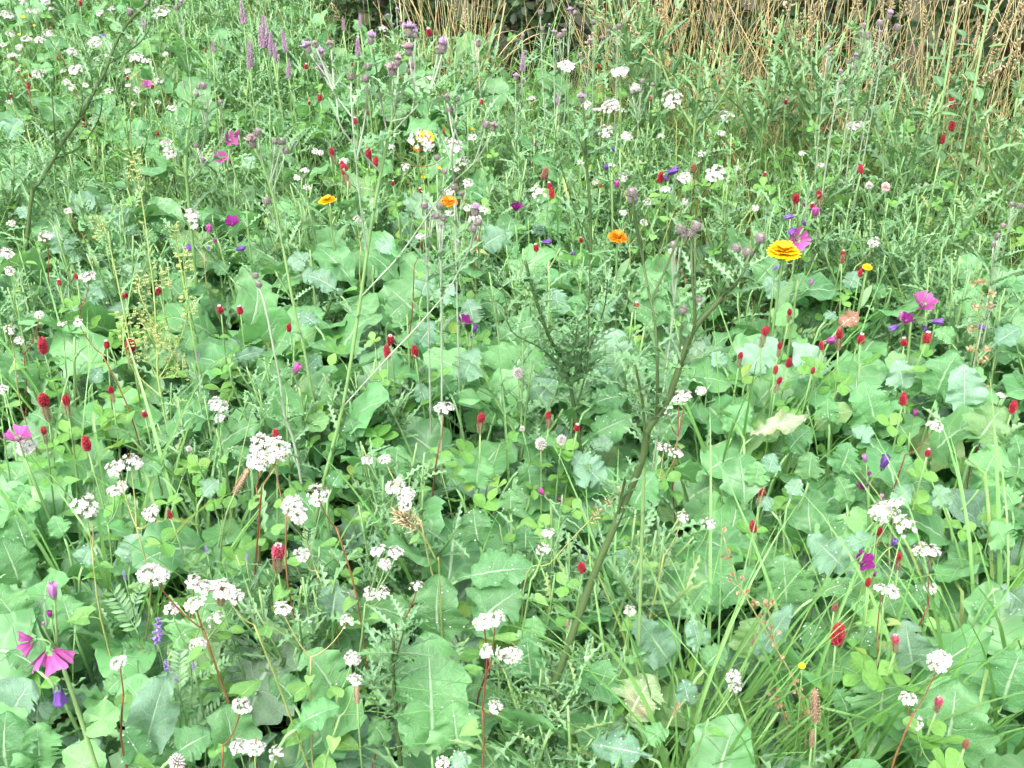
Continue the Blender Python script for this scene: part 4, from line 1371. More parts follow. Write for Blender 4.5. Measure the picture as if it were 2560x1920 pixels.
# ------------------------------------------------------------------ buckwheat
BUCKW = {
    (0, 0): [(45, 105, 70), (150, 15, 50), (290, 8, 60), (235, 75, 36), (188, 72, 36), (1045, 82, 110), (70, 218, 56), (170, 255, 60), (260, 258, 70), (310, 215, 60), (125, 305, 40), (85, 370, 75), (470, 340, 60), (612, 275, 80), (825, 245, 46), (875, 380, 90), (945, 400, 60), (490, 455, 80), (405, 460, 32), (250, 475, 80), (115, 455, 36), (430, 535, 60), (465, 565, 50), (550, 550, 40), (1022, 520, 60), (825, 555, 40), (880, 580, 44), (700, 590, 50), (820, 460, 40), (625, 385, 36), (685, 360, 32), (1065, 350, 32), (60, 660, 36), (1105, 705, 60), (1070, 925, 70), (1090, 985, 80), (595, 790, 40), (860, 668, 32), (2025, 975, 40), (2060, 985, 40), (1960, 1100, 52), (1912, 1145, 36), (1975, 1205, 46), (1230, 1395, 100), (290, 1520, 80), (75, 1440, 42), (45, 1635, 90), (440, 1358, 28), (1015, 660, 32), (1250, 1460, 50), (645, 90, 50), (720, 60, 40), (330, 60, 36), (20, 290, 34)],
    (1, 0): [(1895, 565, 60), (2135, 638, 130), (1585, 678, 60), (1655, 712, 46), (1745, 690, 110), (1815, 715, 46), (1705, 845, 95), (1842, 880, 66), (2062, 880, 46), (275, 190, 56), (520, 905, 140), (720, 955, 130), (790, 1038, 70), (420, 1080, 56), (328, 950, 36), (820, 1180, 66), (740, 1090, 60), (1275, 1245, 95), (700, 1240, 56), (815, 1340, 60), (915, 1352, 66), (700, 1375, 56), (108, 1410, 42), (525, 1530, 62), (865, 1415, 80), (25, 1040, 50), (575, 945, 60), (1235, 635, 50), (1750, 1070, 50), (1820, 1140, 60), (2090, 1225, 60), (2180, 1150, 62), (1820, 1370, 42), (1955, 1430, 42), (1645, 1170, 36), (1545, 1050, 32), (2140, 1615, 46), (1975, 1300, 50), (850, 885, 50), (570, 510, 70)],
    (2, 0): [(300, 750, 88), (268, 860, 46), (140, 990, 46), (225, 1125, 120), (30, 1150, 80), (370, 1085, 42), (485, 1340, 46), (30, 1300, 42), (1125, 815, 92), (1250, 1560, 70), (785, 985, 26), (910, 1065, 26)],
    (0, 1): [(62, 100, 66), (565, 145, 105), (62, 475, 66), (120, 548, 56), (15, 860, 42), (170, 1235, 120), (750, 1375, 120), (840, 1330, 130), (735, 1515, 80), (785, 1480, 70), (1400, 968, 110), (1415, 1045, 50), (1680, 1225, 140), (1780, 1230, 140), (1660, 1330, 130), (1770, 1310, 150), (2045, 1535, 140), (1885, 1610, 130), (545, 1615, 150), (505, 430, 32), (985, 1640, 60), (400, 445, 30), (255, 380, 30)],
    (1, 1): [(668, 985, 110), (360, 1490, 120), (425, 1540, 100), (420, 1600, 80), (2180, 910, 90), (2100, 985, 72), (2080, 1230, 80), (2160, 1270, 80), (290, 1310, 50), (175, 1320, 30)],
    (2, 1): [(30, 905, 90), (1635, 1100, 95), (2062, 905, 50), (1300, 1630, 110), (1390, 1600, 100), (135, 870, 42), (30, 600, 50)],
    (0, 2): [(585, 25, 95), (965, 20, 95), (990, 415, 160), (1240, 455, 100), (1320, 490, 120), (1430, 500, 140), (1520, 550, 105), (1255, 605, 130), (1395, 695, 110), (1105, 630, 95), (1815, 625, 105), (1945, 280, 95), (1930, 25, 120), (1275, 860, 95), (765, 970, 90), (1555, 1250, 110), (1540, 1515, 105), (1640, 1520, 115), (1780, 1555, 50)],
    (1, 2): [(245, 260, 95), (360, 265, 95), (290, 340, 75), (190, 530, 85), (275, 520, 90), (495, 485, 85), (45, 705, 82), (920, 715, 110), (1000, 695, 120), (80, 945, 92), (945, 905, 75), (1045, 915, 50), (1110, 925, 112), (1335, 145, 66), (1305, 240, 42), (1000, 1260, 72), (95, 1085, 60), (660, 1620, 80), (1865, 640, 60)],
    (2, 2): [(1270, 40, 112), (1445, 95, 132), (1550, 240, 100), (1620, 265, 110), (1300, 510, 90), (1365, 515, 90), (1610, 495, 72), (1670, 965, 132), (345, 1060, 80), (360, 1120, 75), (1465, 1210, 82), (1515, 1360, 76), (185, 75, 86), (20, 30, 42), (1380, 10, 62)],
}
cl = []
for (col, row), lst in BUCKW.items():
    for x, y, w in lst:
        px, py = c(col, row, x, y)
        z = 0.47 + 0.05 * math.sin(x * 0.013 + y * 0.017) + (0.04 if w > 130 else 0)
        if w > 125:
            z += 0.02
        P_ = at_z(px, py, z)
        cl.append({'P': P_, 'w': max(0.016, w / 2.572 * depth(P_) / F), 'px': (px, py)})
        FLOWER_PX.append((px, py, P_.y))
bplants = []
for q in sorted(cl, key=lambda q: -q['w']):
    for p in bplants:
        if (p[0]['P'] - q['P']).length < 0.085 and len(p) < 5:
            p.append(q)
            break
    else:
        bplants.append([q])
for p in bplants:
    top = sum((q['P'] for q in p), Vector()) / len(p)
    root = Vector((top.x + R.uniform(-0.12, 0.12), top.y + R.uniform(-0.05, 0.08), 0))
    big = p[0]['w'] > 0.05
    ph = ('white buckwheat with one cluster' if len(p) == 1 else f"white buckwheat with {['two', 'three', 'four', 'five'][len(p) - 2]} clusters")
    if len(p) == 1:
        ph = ('small ' if p[0]['w'] < 0.024 else '') + ph
    o = thing('buckwheat_plant', 'buckwheat', root, None, 'white buckwheat in flower', ph, p[0]['px'])
    node = Vector((top.x * 0.75 + root.x * 0.25, top.y * 0.75 + root.y * 0.25, top.z - 0.06))
    kn = Vector((R.uniform(-0.015, 0.015), 0, 0))
    pts = smooth_line([root, root * 0.6 + node * 0.4 + kn, root * 0.25 + node * 0.75 - kn, node], 3)
    mat = MAT['stem_red'] if R.random() < 0.45 else MAT[R.choice(['stem_yellow', 'stem', 'stem'])]
    mb = MB()
    mb.tube([q - root for q in pts], [0.0017, 0.0012], 5, R.random(), 0)
    obj('stem', mb.mesh('buckwheat_stem', mat), o)
    for q in p:
        ax = (UP * 0.9 + to_cam(q['P']) * 0.35 + rv(0.3)).normalized()
        b = q['P'] - ax * q['w'] * 0.22
        mb = MB()
        mb.tube([v - root for v in bez(node, (node + b) / 2 + Vector((0, 0, -0.02)), b, 5)], [0.0011, 0.0008], 4, R.random(), 0)
        obj('branch', mb.mesh('buckwheat_branch', mat), o)
        obj('flower_cluster', BUCK[R.randrange(6)], o, rel(upframe(q['P'] - ax * q['w'] * 0.05, ax, q['w'] * 1.08, R.uniform(0, 6)), root))
    for k in range(2):
        t = [0.98, 0.7, 0.85][k]
        B = pts[int(t * (len(pts) - 1))]
        a = R.uniform(0, 6.28)
        d = Vector((math.cos(a), math.sin(a), R.uniform(-0.1, 0.35)))
        s = R.uniform(0.018, 0.032) * (1.2 if k else 0.8)
        M = frame(B + d * s * 0.5, B + d * s * 1.5, UP + rv(0.3), s)
        obj('leaf', HL_MESH[R.randrange(4)], o, rel(M, root))

# ------------------------------------------------------------------ white clover, flat white umbels
for k, (col, row, x, y, w, pink, label) in enumerate([
    (1, 1, 1148, 755, 80, 0, 'white clover with a pink-based round head before the broad central leaf'), (1, 1, 1292, 1210, 85, 0, 'white clover with wide round head, shorter of a neighbouring pair'),
    (1, 1, 1425, 1185, 72, 0, 'white clover with round head on a longer green stalk, right of its neighbour'), (2, 0, 1215, 1195, 52, 0, 'small white clover head beside the pinkish round clover'),
    (2, 0, 1322, 1205, 64, 1, 'pinkish round clover head standing over clover leaves below the dry grass'), (0, 2, 1140, 1610, 115, 0, 'large white clover head at the bottom photo edge'),
    (1, 0, 745, 1560, 46, 0, 'small white clover head between the thistle branches'), (0, 1, 1215, 1240, 42, 0, 'tiny greenish white clover bud near the biggest white flower cluster'), (1, 1, 1172, 1112, 38, 0, 'tiny greenish clover bud behind the paired white clovers')]):
    px, py = c(col, row, x, y)
    P_ = at_z(px, py, 0.43)
    w = w / 2.572 * depth(P_) / F
    root = Vector((P_.x + R.uniform(-0.04, 0.04), P_.y + 0.03, 0))
    o = thing('white_clover', 'clover', root, label, 'round-headed clovers')
    obj('flower_head', WCLP if pink else WCL[k % 2], o, rel(upframe(P_, UP + rv(0.15), w, R.uniform(0, 6)), root))
    pts = bez(root, Vector((root.x, root.y, 0.3)), P_ - UP * w * 0.15, 6)
    mb = MB()
    mb.tube([q - root for q in pts], [0.0018, 0.0013], 5, 0.5, 0)
    obj('stem', mb.mesh('clover_stem', MAT['stem']), o)
    clover_leaf_on(o, root, lambda t: pts[min(6, int(t * 7))], 3, 0.022)
for k, (x, y, w, label) in enumerate([(1455, 432, 118, 'flat white umbel flower standing before the dark hedge gap'), (1800, 467, 112, 'arched flat white umbel flower, nearer the dry grass')]):
    px, py = c(1, 0, x, y)
    P_ = at_z(px, py, 0.6)
    w = w / 2.572 * depth(P_) / F
    root = Vector((P_.x + 0.02, P_.y + 0.04, 0))
    o = thing('umbel_plant', 'wildflower', root, label, 'flat white umbels')
    obj('flower_cluster', UMBEL[k], o, rel(upframe(P_, UP + Vector((0.1 - 0.2 * k, -0.25, 0)), w, 1.0), root) @ Matrix.Diagonal((1, 1, 0.55, 1)))
    mb = MB()
    mb.tube([q - root for q in bez(root, Vector((root.x, root.y, 0.4)), P_ - UP * 0.01, 7)], [0.003, 0.0018], 5, 0.5, 0)
    obj('stem', mb.mesh('umbel_stem', MAT['stem']), o)
    for q in range(4):
        a = R.uniform(0, 6.28)
        d = Vector((math.cos(a), math.sin(a), 0.4))
        M = frame(Vector((0, 0, 0.2 + 0.08 * q)), Vector((0, 0, 0.2 + 0.08 * q)) + d * 0.09, UP)
        obj('leaf', VL_MESH[q % 3], o, M)

# ------------------------------------------------------------------ mallows
def mallow_flower(o, root, P_, s, kind, ax=None):
    """kind: open, cup, closed, wilt, deepwilt, bud"""
    if kind in ('open', 'cup', 'nod', 'deep'):
        ax = (ax if ax is not None else (UP * 0.9 + to_cam(P_) * 0.5 + rv(0.3))).normalized()
        M = upframe(P_ - ax * s * 0.12, ax, s * {'open': 0.64, 'cup': 0.72, 'nod': 0.9, 'deep': 0.66}[kind], R.uniform(0, 6))
        M = rel(M, root)
        fo = obj('flower', MCORE, o, M)
        mat = {'open': 'mallow', 'cup': 'mallow_deep', 'nod': 'mallow', 'deep': 'mallow_deep'}[kind]
        tilt = {'open': 0.42, 'cup': 1.0, 'nod': 0.52, 'deep': 0.6}[kind]
        for k in range(5):
            Mp = Matrix.Rotation(2 * PI * k / 5, 4, 'Z') @ Matrix.Rotation(tilt + R.uniform(-0.22, 0.22), 4, 'X') @ Matrix.Rotation(R.uniform(0.1, 0.4), 4, 'Y') @ Matrix.Scale(1.0, 4)
            Mp.translation = (0, 0, 0)
            obj('petal', MP_MESH[mat][k % 3], fo, Mp)
        return P_ - ax * s * 0.16
    mat = {'closed': 'mallow_pink', 'wilt': 'mallow_wilt', 'deepwilt': 'mallow_wilt', 'bud': 'mallow_deep', 'pinkbud': 'mallow_pink', 'magenta': 'mallow'}[kind]
    ax = (ax if ax is not None else (UP + rv(0.6))).normalized()
    M = rel(upframe(P_ - ax * s * 0.45, ax, s, R.uniform(0, 6)), root)
    if kind in ('bud', 'deepwilt', 'magenta'):
        M = M @ Matrix.Diagonal((1.25, 1.25, 1, 1))
    obj('furled_flower', FURL[mat][R.randrange(3)], o, M)
    return P_ - ax * s * 0.47

DN = Vector((0, 0, -1))
MALLOWS = [
    ('mallow with two nodding magenta flowers, a pink furled bloom and wilted bells', 0.58, [(0, 2, 205, 830, 130, 'nod', (-0.9, -0.3, -0.15)), (0, 2, 320, 905, 190, 'nod', (0.12, -0.35, -0.9)), (0, 2, 340, 515, 130, 'closed', (0.05, 0, 1)), (0, 2, 320, 660, 55, 'bud', None), (0, 2, 375, 1170, 165, 'wilt', (0.02, -0.1, -1)), (0, 2, 275, 720, 34, 'pinkbud', None)]),
    ('mallow with one magenta flower seen from the side, above white buckwheat', 0.46, [(0, 1, 120, 1170, 165, 'open', (0.1, -0.15, 1))]),
    ('mallow with a violet half-open flower and a wilted one beside it', 0.44, [(1, 1, 795, 425, 100, 'deep', None), (1, 1, 865, 475, 62, 'wilt', (0.2, 0, 1)), (1, 1, 840, 528, 34, 'wilt', None)]),
    ('mallow with small furled purple flowers among lobed leaves, beside the green grass blade', 0.4, [(1, 1, 1302, 1522, 58, 'magenta', (-0.6, 0, 0.8)), (1, 1, 1412, 1572, 34, 'bud', None)]),
    ('mallow with a folded magenta flower half hidden by a thistle stem', 0.42, [(0, 1, 1905, 730, 80, 'magenta', (0.4, 0, 0.7))]),
    ('mallow with a wide pink flower over a cluster of magenta and violet blooms', 0.47, [(2, 1, 1565, 312, 165, 'open', (0.05, -0.35, 1)), (2, 1, 1450, 418, 105, 'deep', None), (2, 1, 1420, 390, 45, 'magenta', None), (2, 1, 1385, 455, 72, 'wilt', (-0.7, -0.3, -0.2)), (2, 1, 1640, 420, 85, 'wilt', (0.9, -0.2, 0.1)), (2, 1, 1578, 455, 48, 'deepwilt', (-0.1, 0, -1))]),
    ('mallow with a crumpled magenta flower between two crimson clovers', 0.42, [(2, 1, 960, 545, 80, 'magenta', (0.6, -0.3, 0.4))]),
    ('mallow with one lone wilted violet flower over thistle leaves', 0.42, [(2, 1, 1925, 452, 66, 'wilt', (0.95, -0.1, -0.2))]),
    ('mallow with one small lilac furled flower below the golden marigold', 0.42, [(2, 1, 840, 178, 52, 'closed', None), (2, 1, 705, 75, 16, 'bud', None)]),
    ('mallow with one small violet bloom behind the golden marigold stem', 0.42, [(2, 1, 615, 80, 40, 'wilt', None)]),
    ('mallow with a round magenta flower, tall violet furled bloom and pink buds', 0.45, [(2, 1, 1190, 1305, 66, 'closed', (-0.5, 0, 1)), (2, 1, 1310, 1335, 112, 'wilt', (0.15, 0, 1)), (2, 1, 1215, 1405, 36, 'bud', None), (2, 1, 1172, 1490, 110, 'cup', (-0.2, -0.6, 0.7)), (2, 1, 1295, 1555, 55, 'closed', (0, 0, 1))]),
    ('mallow with one tiny magenta furled flower right of a red clover', 0.4, [(2, 1, 1510, 1015, 52, 'magenta', (0, 0, 1))]),
    ('mallow with a cup-shaped purple flower next to faded clover heads', 0.44, [(2, 2, 1170, 325, 150, 'deep', (0.0, -0.4, 1)), (2, 2, 1375, 200, 68, 'deepwilt', None), (2, 2, 1250, 400, 46, 'bud', None)]),
    ('far mallow with two bright pink flowers by grey thistle stems', 0.5, [(0, 0, 1475, 905, 110, 'open', (0.5, -0.5, 0.7)), (0, 0, 1420, 1020, 90, 'open', None), (0, 0, 1480, 1040, 30, 'bud', None), (0, 0, 1520, 860, 50, 'magenta', (0.8, 0, 0.6))]),
    ('mallow with crumpled magenta blooms and violet wilted ones in the left meadow', 0.46, [(0, 0, 1495, 1442, 105, 'deep', None), (0, 0, 1345, 1478, 66, 'magenta', None), (0, 0, 1240, 1600, 80, 'wilt', (-0.8, 0, 0.2)), (0, 0, 1535, 1602, 66, 'wilt', (0.8, 0, 0.2)), (0, 0, 1380, 1555, 34, 'bud', None), (0, 0, 1342, 1600, 30, 'wilt', None)]),
    ('far magenta mallow flower among white buckwheat clusters', 0.48, [(0, 0, 945, 550, 66, 'open', None)]),
    ('far small violet mallow flower above white buckwheat', 0.48, [(0, 0, 655, 232, 44, 'wilt', (0.6, 0, 0.3))]),
    ('mallow with one lone purple cup-shaped flower in mid meadow', 0.45, [(1, 0, 1130, 1348, 92, 'cup', (0, -0.35, 1))]),
    ('mallow with two small violet wilted flowers left of the orange marigold', 0.43, [(1, 0, 1318, 1555, 66, 'wilt', (0.8, -0.2, 0.2)), (1, 0, 1492, 1628, 40, 'wilt', (0.7, 0, 0.1))]),
    ('mallow with a large violet wilted flower touching a red clover', 0.47, [(1, 0, 2125, 1105, 90, 'wilt', (0.8, -0.2, 0.5)), (1, 0, 2100, 1150, 50, 'deepwilt', None)]),
    ('mallow with small magenta and dark blooms beside buckwheat', 0.45, [(1, 0, 1780, 1188, 56, 'magenta', None), (1, 0, 1715, 1080, 44, 'deepwilt', None), (1, 0, 1760, 965, 40, 'wilt', None)]),
    ('tiny far pink mallow flower in thistle foliage', 0.45, [(1, 0, 1255, 930, 34, 'magenta', None)]),
    ('tall mallow with a pink open flower over furled violet ones above the golden marigold', 0.48, [(2, 0, 755, 1540, 140, 'open', (0.15, -0.75, 0.45)), (2, 0, 870, 1370, 78, 'magenta', (-0.1, 0, 1)), (2, 0, 715, 1390, 66, 'wilt', (-0.9, 0, -0.2)), (2, 0, 725, 1478, 66, 'deepwilt', (-0.4, -0.2, -0.6)), (2, 0, 800, 1440, 40, 'deepwilt', None), (2, 0, 798, 1318, 28, 'bud', None)]),
]
for label, z, fl in MALLOWS:
    pts3 = []
    y0 = at_z(*c(*fl[0][:4]), z).y
    for col, row, x, y, w, kind, ax in fl:
        px, py = c(col, row, x, y)
        P_ = at_y(px, py, y0 + R.uniform(-0.015, 0.015))
        pts3.append((P_, w / 2.572 * depth(P_) / F, kind, Vector(ax) if ax else None))
        FLOWER_PX.append((px, py, y0))
    cx = sum(p[0].x for p in pts3) / len(pts3)
    root = Vector((cx + R.uniform(-0.03, 0.05), y0 + 0.03, 0))
    o = thing('mallow_plant', 'mallow', root, label, 'mallows in flower')
    topz = max(p[0].z for p in pts3)
    lowz = min(p[0].z for p in pts3)
    crown = Vector((cx, y0 + 0.012, (topz + lowz) / 2 - 0.015 if len(pts3) > 1 else topz - 0.04))
    stem = smooth_line([root, root * 0.5 + crown * 0.5 + Vector((0.012, 0, 0)), crown], 4)
    mb = MB()
    mb.tube([p - root for p in stem], [0.0036, 0.0022], 6, 0.5, 0)
    obj('stem', mb.mesh('mallow_stem', MAT['stem']), o)
    for P_, s, kind, ax in pts3:
        b = mallow_flower(o, root, P_, s, kind, ax)
        near = min(stem, key=lambda q: (q - b).length + (0.05 if q.z > b.z and kind not in ('nod', 'wilt', 'deepwilt') else 0))
        mb = MB()
        mb.tube([p - root for p in bez(near, (near + b) / 2 + Vector((0, 0, 0.012 if kind in ('nod', 'wilt', 'deepwilt') else -0.01)), b, 5)], [0.0015, 0.0012], 4, 0.5, 0)
        obj('flower_stalk', mb.mesh('mallow_flower_stalk', MAT['stem']), o)
    for k in range(5 if y0 < 2.2 else 3):
        B = stem[int((0.35 + 0.11 * k) * (len(stem) - 1))]
        a = R.uniform(0, 6.28)
        d = Vector((math.cos(a), abs(math.sin(a)) * 0.6, R.uniform(0.0, 0.3)))
        s = R.uniform(0.03, 0.05)
        M = frame(B + d * s * 0.6, B + d * s * 1.2, UP + Vector((0, -0.5, 0)) + rv(0.3), s)
        obj('leaf', ML_MESH[R.randrange(4)], o, rel(M, root))

# ------------------------------------------------------------------ marigolds and buttercups
for label, (col, row, x, y, w), z, mat, ax, zs in [
    ('large golden marigold on a straight green stalk below the tall mallow', (2, 0, 665, 1632, 215), 0.52, 'calendula_yellow', (0.02, 0.02, 1), 1.3),
    ('small orange marigold with upright petals in mid meadow', (1, 0, 1785, 1530, 125), 0.48, 'calendula', (0.1, -0.15, 1), 1.3),
    ('flat orange marigold under a white buckwheat cluster', (1, 0, 700, 1297, 115), 0.47, 'calendula', (0.15, -0.2, 1), 1.0),
    ('tilted yellow marigold with a brown thistle bud before it', (0, 0, 2105, 1293, 120), 0.48, 'calendula_yellow', (-0.15, 0.1, 1), 1.0),
    ('distant yellow marigold behind white buckwheat', (1, 0, 548, 885, 115), 0.5, 'calendula_yellow', (0.1, -0.45, 1), 1.0),
    ('small orange marigold seen from the side below the distant yellow one', (1, 0, 493, 958, 48), 0.46, 'calendula', (0.4, -0.3, 0.8), 1.0),
    ('small yellow marigold on a long stalk above the reddish leaf', (2, 1, 1205, 72, 64), 0.46, 'calendula_yellow', (0.05, -0.25, 1), 1.0)]:
    px, py = c(col, row, x, y)
    P_ = at_z(px, py, z)
    s = w / 2.572 * depth(P_) / F
    FLOWER_PX.append((px, py, P_.y))
    ax = Vector(ax).normalized()
    root = Vector((P_.x + 0.01, P_.y + 0.04, 0))
    o = thing('marigold', 'marigold', root, label, 'marigolds')
    M = rel(upframe(P_, ax, s, R.uniform(0, 6)), root) @ Matrix.Diagonal((1, 1, zs, 1))
    fo = obj('flower_disc', MDISC, o, M)
    obj('petal_ring', MARI[mat], fo)
    pts = bez(root, Vector((root.x - 0.005, root.y, 0.3)), P_ - ax * s * 0.1, 7)
    mb = MB()
    mb.tube([p - root for p in pts], [0.0034, 0.0024], 6, 0.6, 0)
    obj('stem', mb.mesh('marigold_stem', MAT['stem']), o)
    mbl = MB()
    oval(mbl, Matrix.Identity(4), wr=0.14, nv=6, power=0.6)
    ml = mbl.mesh('marigold_leaf', MAT['shoot'])
    for k in range(6):
        a = k * 2.4
        B = pts[2 + k % 5]
        d = Vector((math.cos(a), math.sin(a), R.uniform(0.3, 0.9))).normalized()
        obj('leaf', ml, o, rel(frame(B, B + d * R.uniform(0.05, 0.085), UP - d * 0.2), root))

bc = MB()
for k in range(5):
    M = Matrix.Rotation(2 * PI * k / 5, 4, 'Z') @ Matrix.Rotation(0.7, 4, 'X') @ Matrix.Scale(0.5, 4)
    oval(bc, M, wr=0.5, nv=5, rnd=0.2 * k, power=0.5, at=1.3)
bcm = bc.mesh('buttercup_petals', MAT['yellow'])
for label, (col, row, x, y, w), z in [
    ('lone buttercup in the grass beside a red-brown dock stalk', (2, 2, 785, 990, 66), 0.42), ('small yellow buttercup right of the distant yellow marigold', (1, 0, 850, 830, 42), 0.45),
    ('small yellow buttercup below the distant marigold', (1, 0, 535, 1140, 38), 0.43), ('tiny yellow buttercup left of grey thistle stems', (1, 0, 640, 1080, 32), 0.43),
    ('far yellow buttercup in the upper corner of white clusters', (0, 0, 150, 110, 36), 0.45), ('far yellow buttercup below the upper corner clusters', (0, 0, 220, 165, 28), 0.45), ('far yellow buttercup beside three white clusters', (0, 0, 125, 222, 30), 0.45)]:
    px, py = c(col, row, x, y)
    P_ = at_z(px, py, z)
    s = max(0.012, w / 2.572 * depth(P_) / F)
    root = Vector((P_.x + 0.02, P_.y + 0.02, 0))
    o = thing('buttercup', 'buttercup', root, label, 'buttercups')
    obj('petals', bcm, o, rel(upframe(P_ - UP * s * 0.2, UP + Vector((0, -0.3, 0)) + rv(0.2), s, R.uniform(0, 6)), root))
    mb = MB()
    mb.tube([p - root for p in bez(root, Vector((root.x, root.y, 0.25)), P_ - UP * s * 0.2, 6)], [0.0014, 0.0009], 4, 0.6, 0)
    obj('stem', mb.mesh('buttercup_stem', MAT['stem']), o)

# ------------------------------------------------------------------ tall thistles
def thistle_heads(o, root, heads, y0):
    for (px, py), h, kind in heads:
        P_ = at_y(px, py, y0)
        s = h / 2.572 * depth(P_) / F
        s = max(0.011, s)
        yield P_, s, kind

def build_thistle(label, group, y0, stems, heads, r0, mats, leafn=10, leafL=0.09, phrase=None, leafz=(0.1, 0.8), bush=0):
    """stems: lists of pixels, the first one rooted; heads: (pixel, size, bloom/faded/bud)"""
    base = at_y(*stems[0][0], y0)
    root = Vector((base.x - (at_y(*stems[0][1], y0).x - base.x) * base.z / max(0.08, at_y(*stems[0][1], y0).z - base.z) * 0.6, y0, 0))
    o = thing('thistle', 'thistle', root, label, group, phrase, stems[0][-1])
    lines = []
    for i, st in enumerate(stems):
        ph = R.uniform(0, 6)
        pts = []
        for j, q in enumerate(st):
            dy = 0.03 * math.sin(ph + j * 0.9) * (0.3 if j == 0 else 1)
            pts.append(at_y(*q, y0 + dy if i else y0 + 0.3 * dy))
        if i == 0:
            pts = [root] + pts
        else:   # start on the nearest point of an older stem
            near = min((q for l in lines for q in l), key=lambda q: (q - pts[0]).length)
            pts[0] = near.copy()
        line = smooth_line(pts, 4)
        lines.append(line)
        mb = MB()
        ra = r0 if i == 0 else r0 * 0.5
        rb = r0 * 0.42 if i == 0 else r0 * 0.3
        mb.tube([p - root for p in line], [ra * (0.95 if i == 0 else 0.7), rb * (1.2 if i == 0 else 0.7)], 7, R.random(), 0)
        obj('stem' if i == 0 else 'branch', mb.mesh('thistle_stem', MAT[mats[min(i, len(mats) - 1)]]), o)
        n = leafn if i == 0 else max(2, leafn // 3)
        for k in range(n):
            t = leafz[0] + (leafz[1] - leafz[0]) * (k + R.random()) / n
            B = line[int(t * (len(line) - 1))]
            a = k * 2.4 + R.uniform(-0.4, 0.4)
            d = Vector((math.cos(a), math.sin(a), R.uniform(0.3, 0.9))).normalized()
            L = leafL * R.uniform(0.6, 1.2) * (1 - 0.5 * t)
            obj('leaf', TL_MESH[R.randrange(8)], o, rel(frame(B, B + d * L, UP - d * 0.3 + rv(0.4)), root))
    allp = [q for l in lines for q in (l[len(l) // 2:])]
    for P_, s, kind in thistle_heads(o, root, heads, y0):
        near = min(allp, key=lambda q: (q - P_).length)
        low = min(allp, key=lambda q: (q - (P_ - UP * 0.07)).length)
        P2 = Vector((P_.x, near.y if (near - P_).length < 0.05 else P_.y, P_.z))
        ax = (UP * 1.3 + (P2 - low).normalized() + rv(0.3)).normalized()
        b = P2 - ax * s * (0.5 if kind != 'bud' else 0.32)
        if (near - b).length > s * 0.3:
            mb = MB()
            mb.tube([p - root for p in bez(low, (low + b) / 2 - UP * 0.006, b, 5)], [0.0011 + r0 * 0.06, 0.001 + r0 * 0.04], 5, R.random(), 0)
            obj('head_stalk', mb.mesh('thistle_head_stalk', MAT[mats[-1]]), o)
        sc = s * (1.08 if kind != 'bud' else 1.75)
        ho = obj('flower_head', TH[R.randrange(2)], o, rel(upframe(b, ax, sc, R.uniform(0, 6)), root) @ (Matrix.Diagonal((1.3, 1.3, 0.92, 1)) if kind == 'bud' else Matrix.Identity(4)))
        if kind == 'bud':
            obj('floret_tuft', BUDT, ho)
        else:
            obj('floret_tuft', TUFT['thistle_floret' if kind == 'bloom' else 'thistle_faded'][R.randrange(2)], ho)
    return o

def cc(col, row, *pts):
    return [c(col, row, *p) for p in pts]

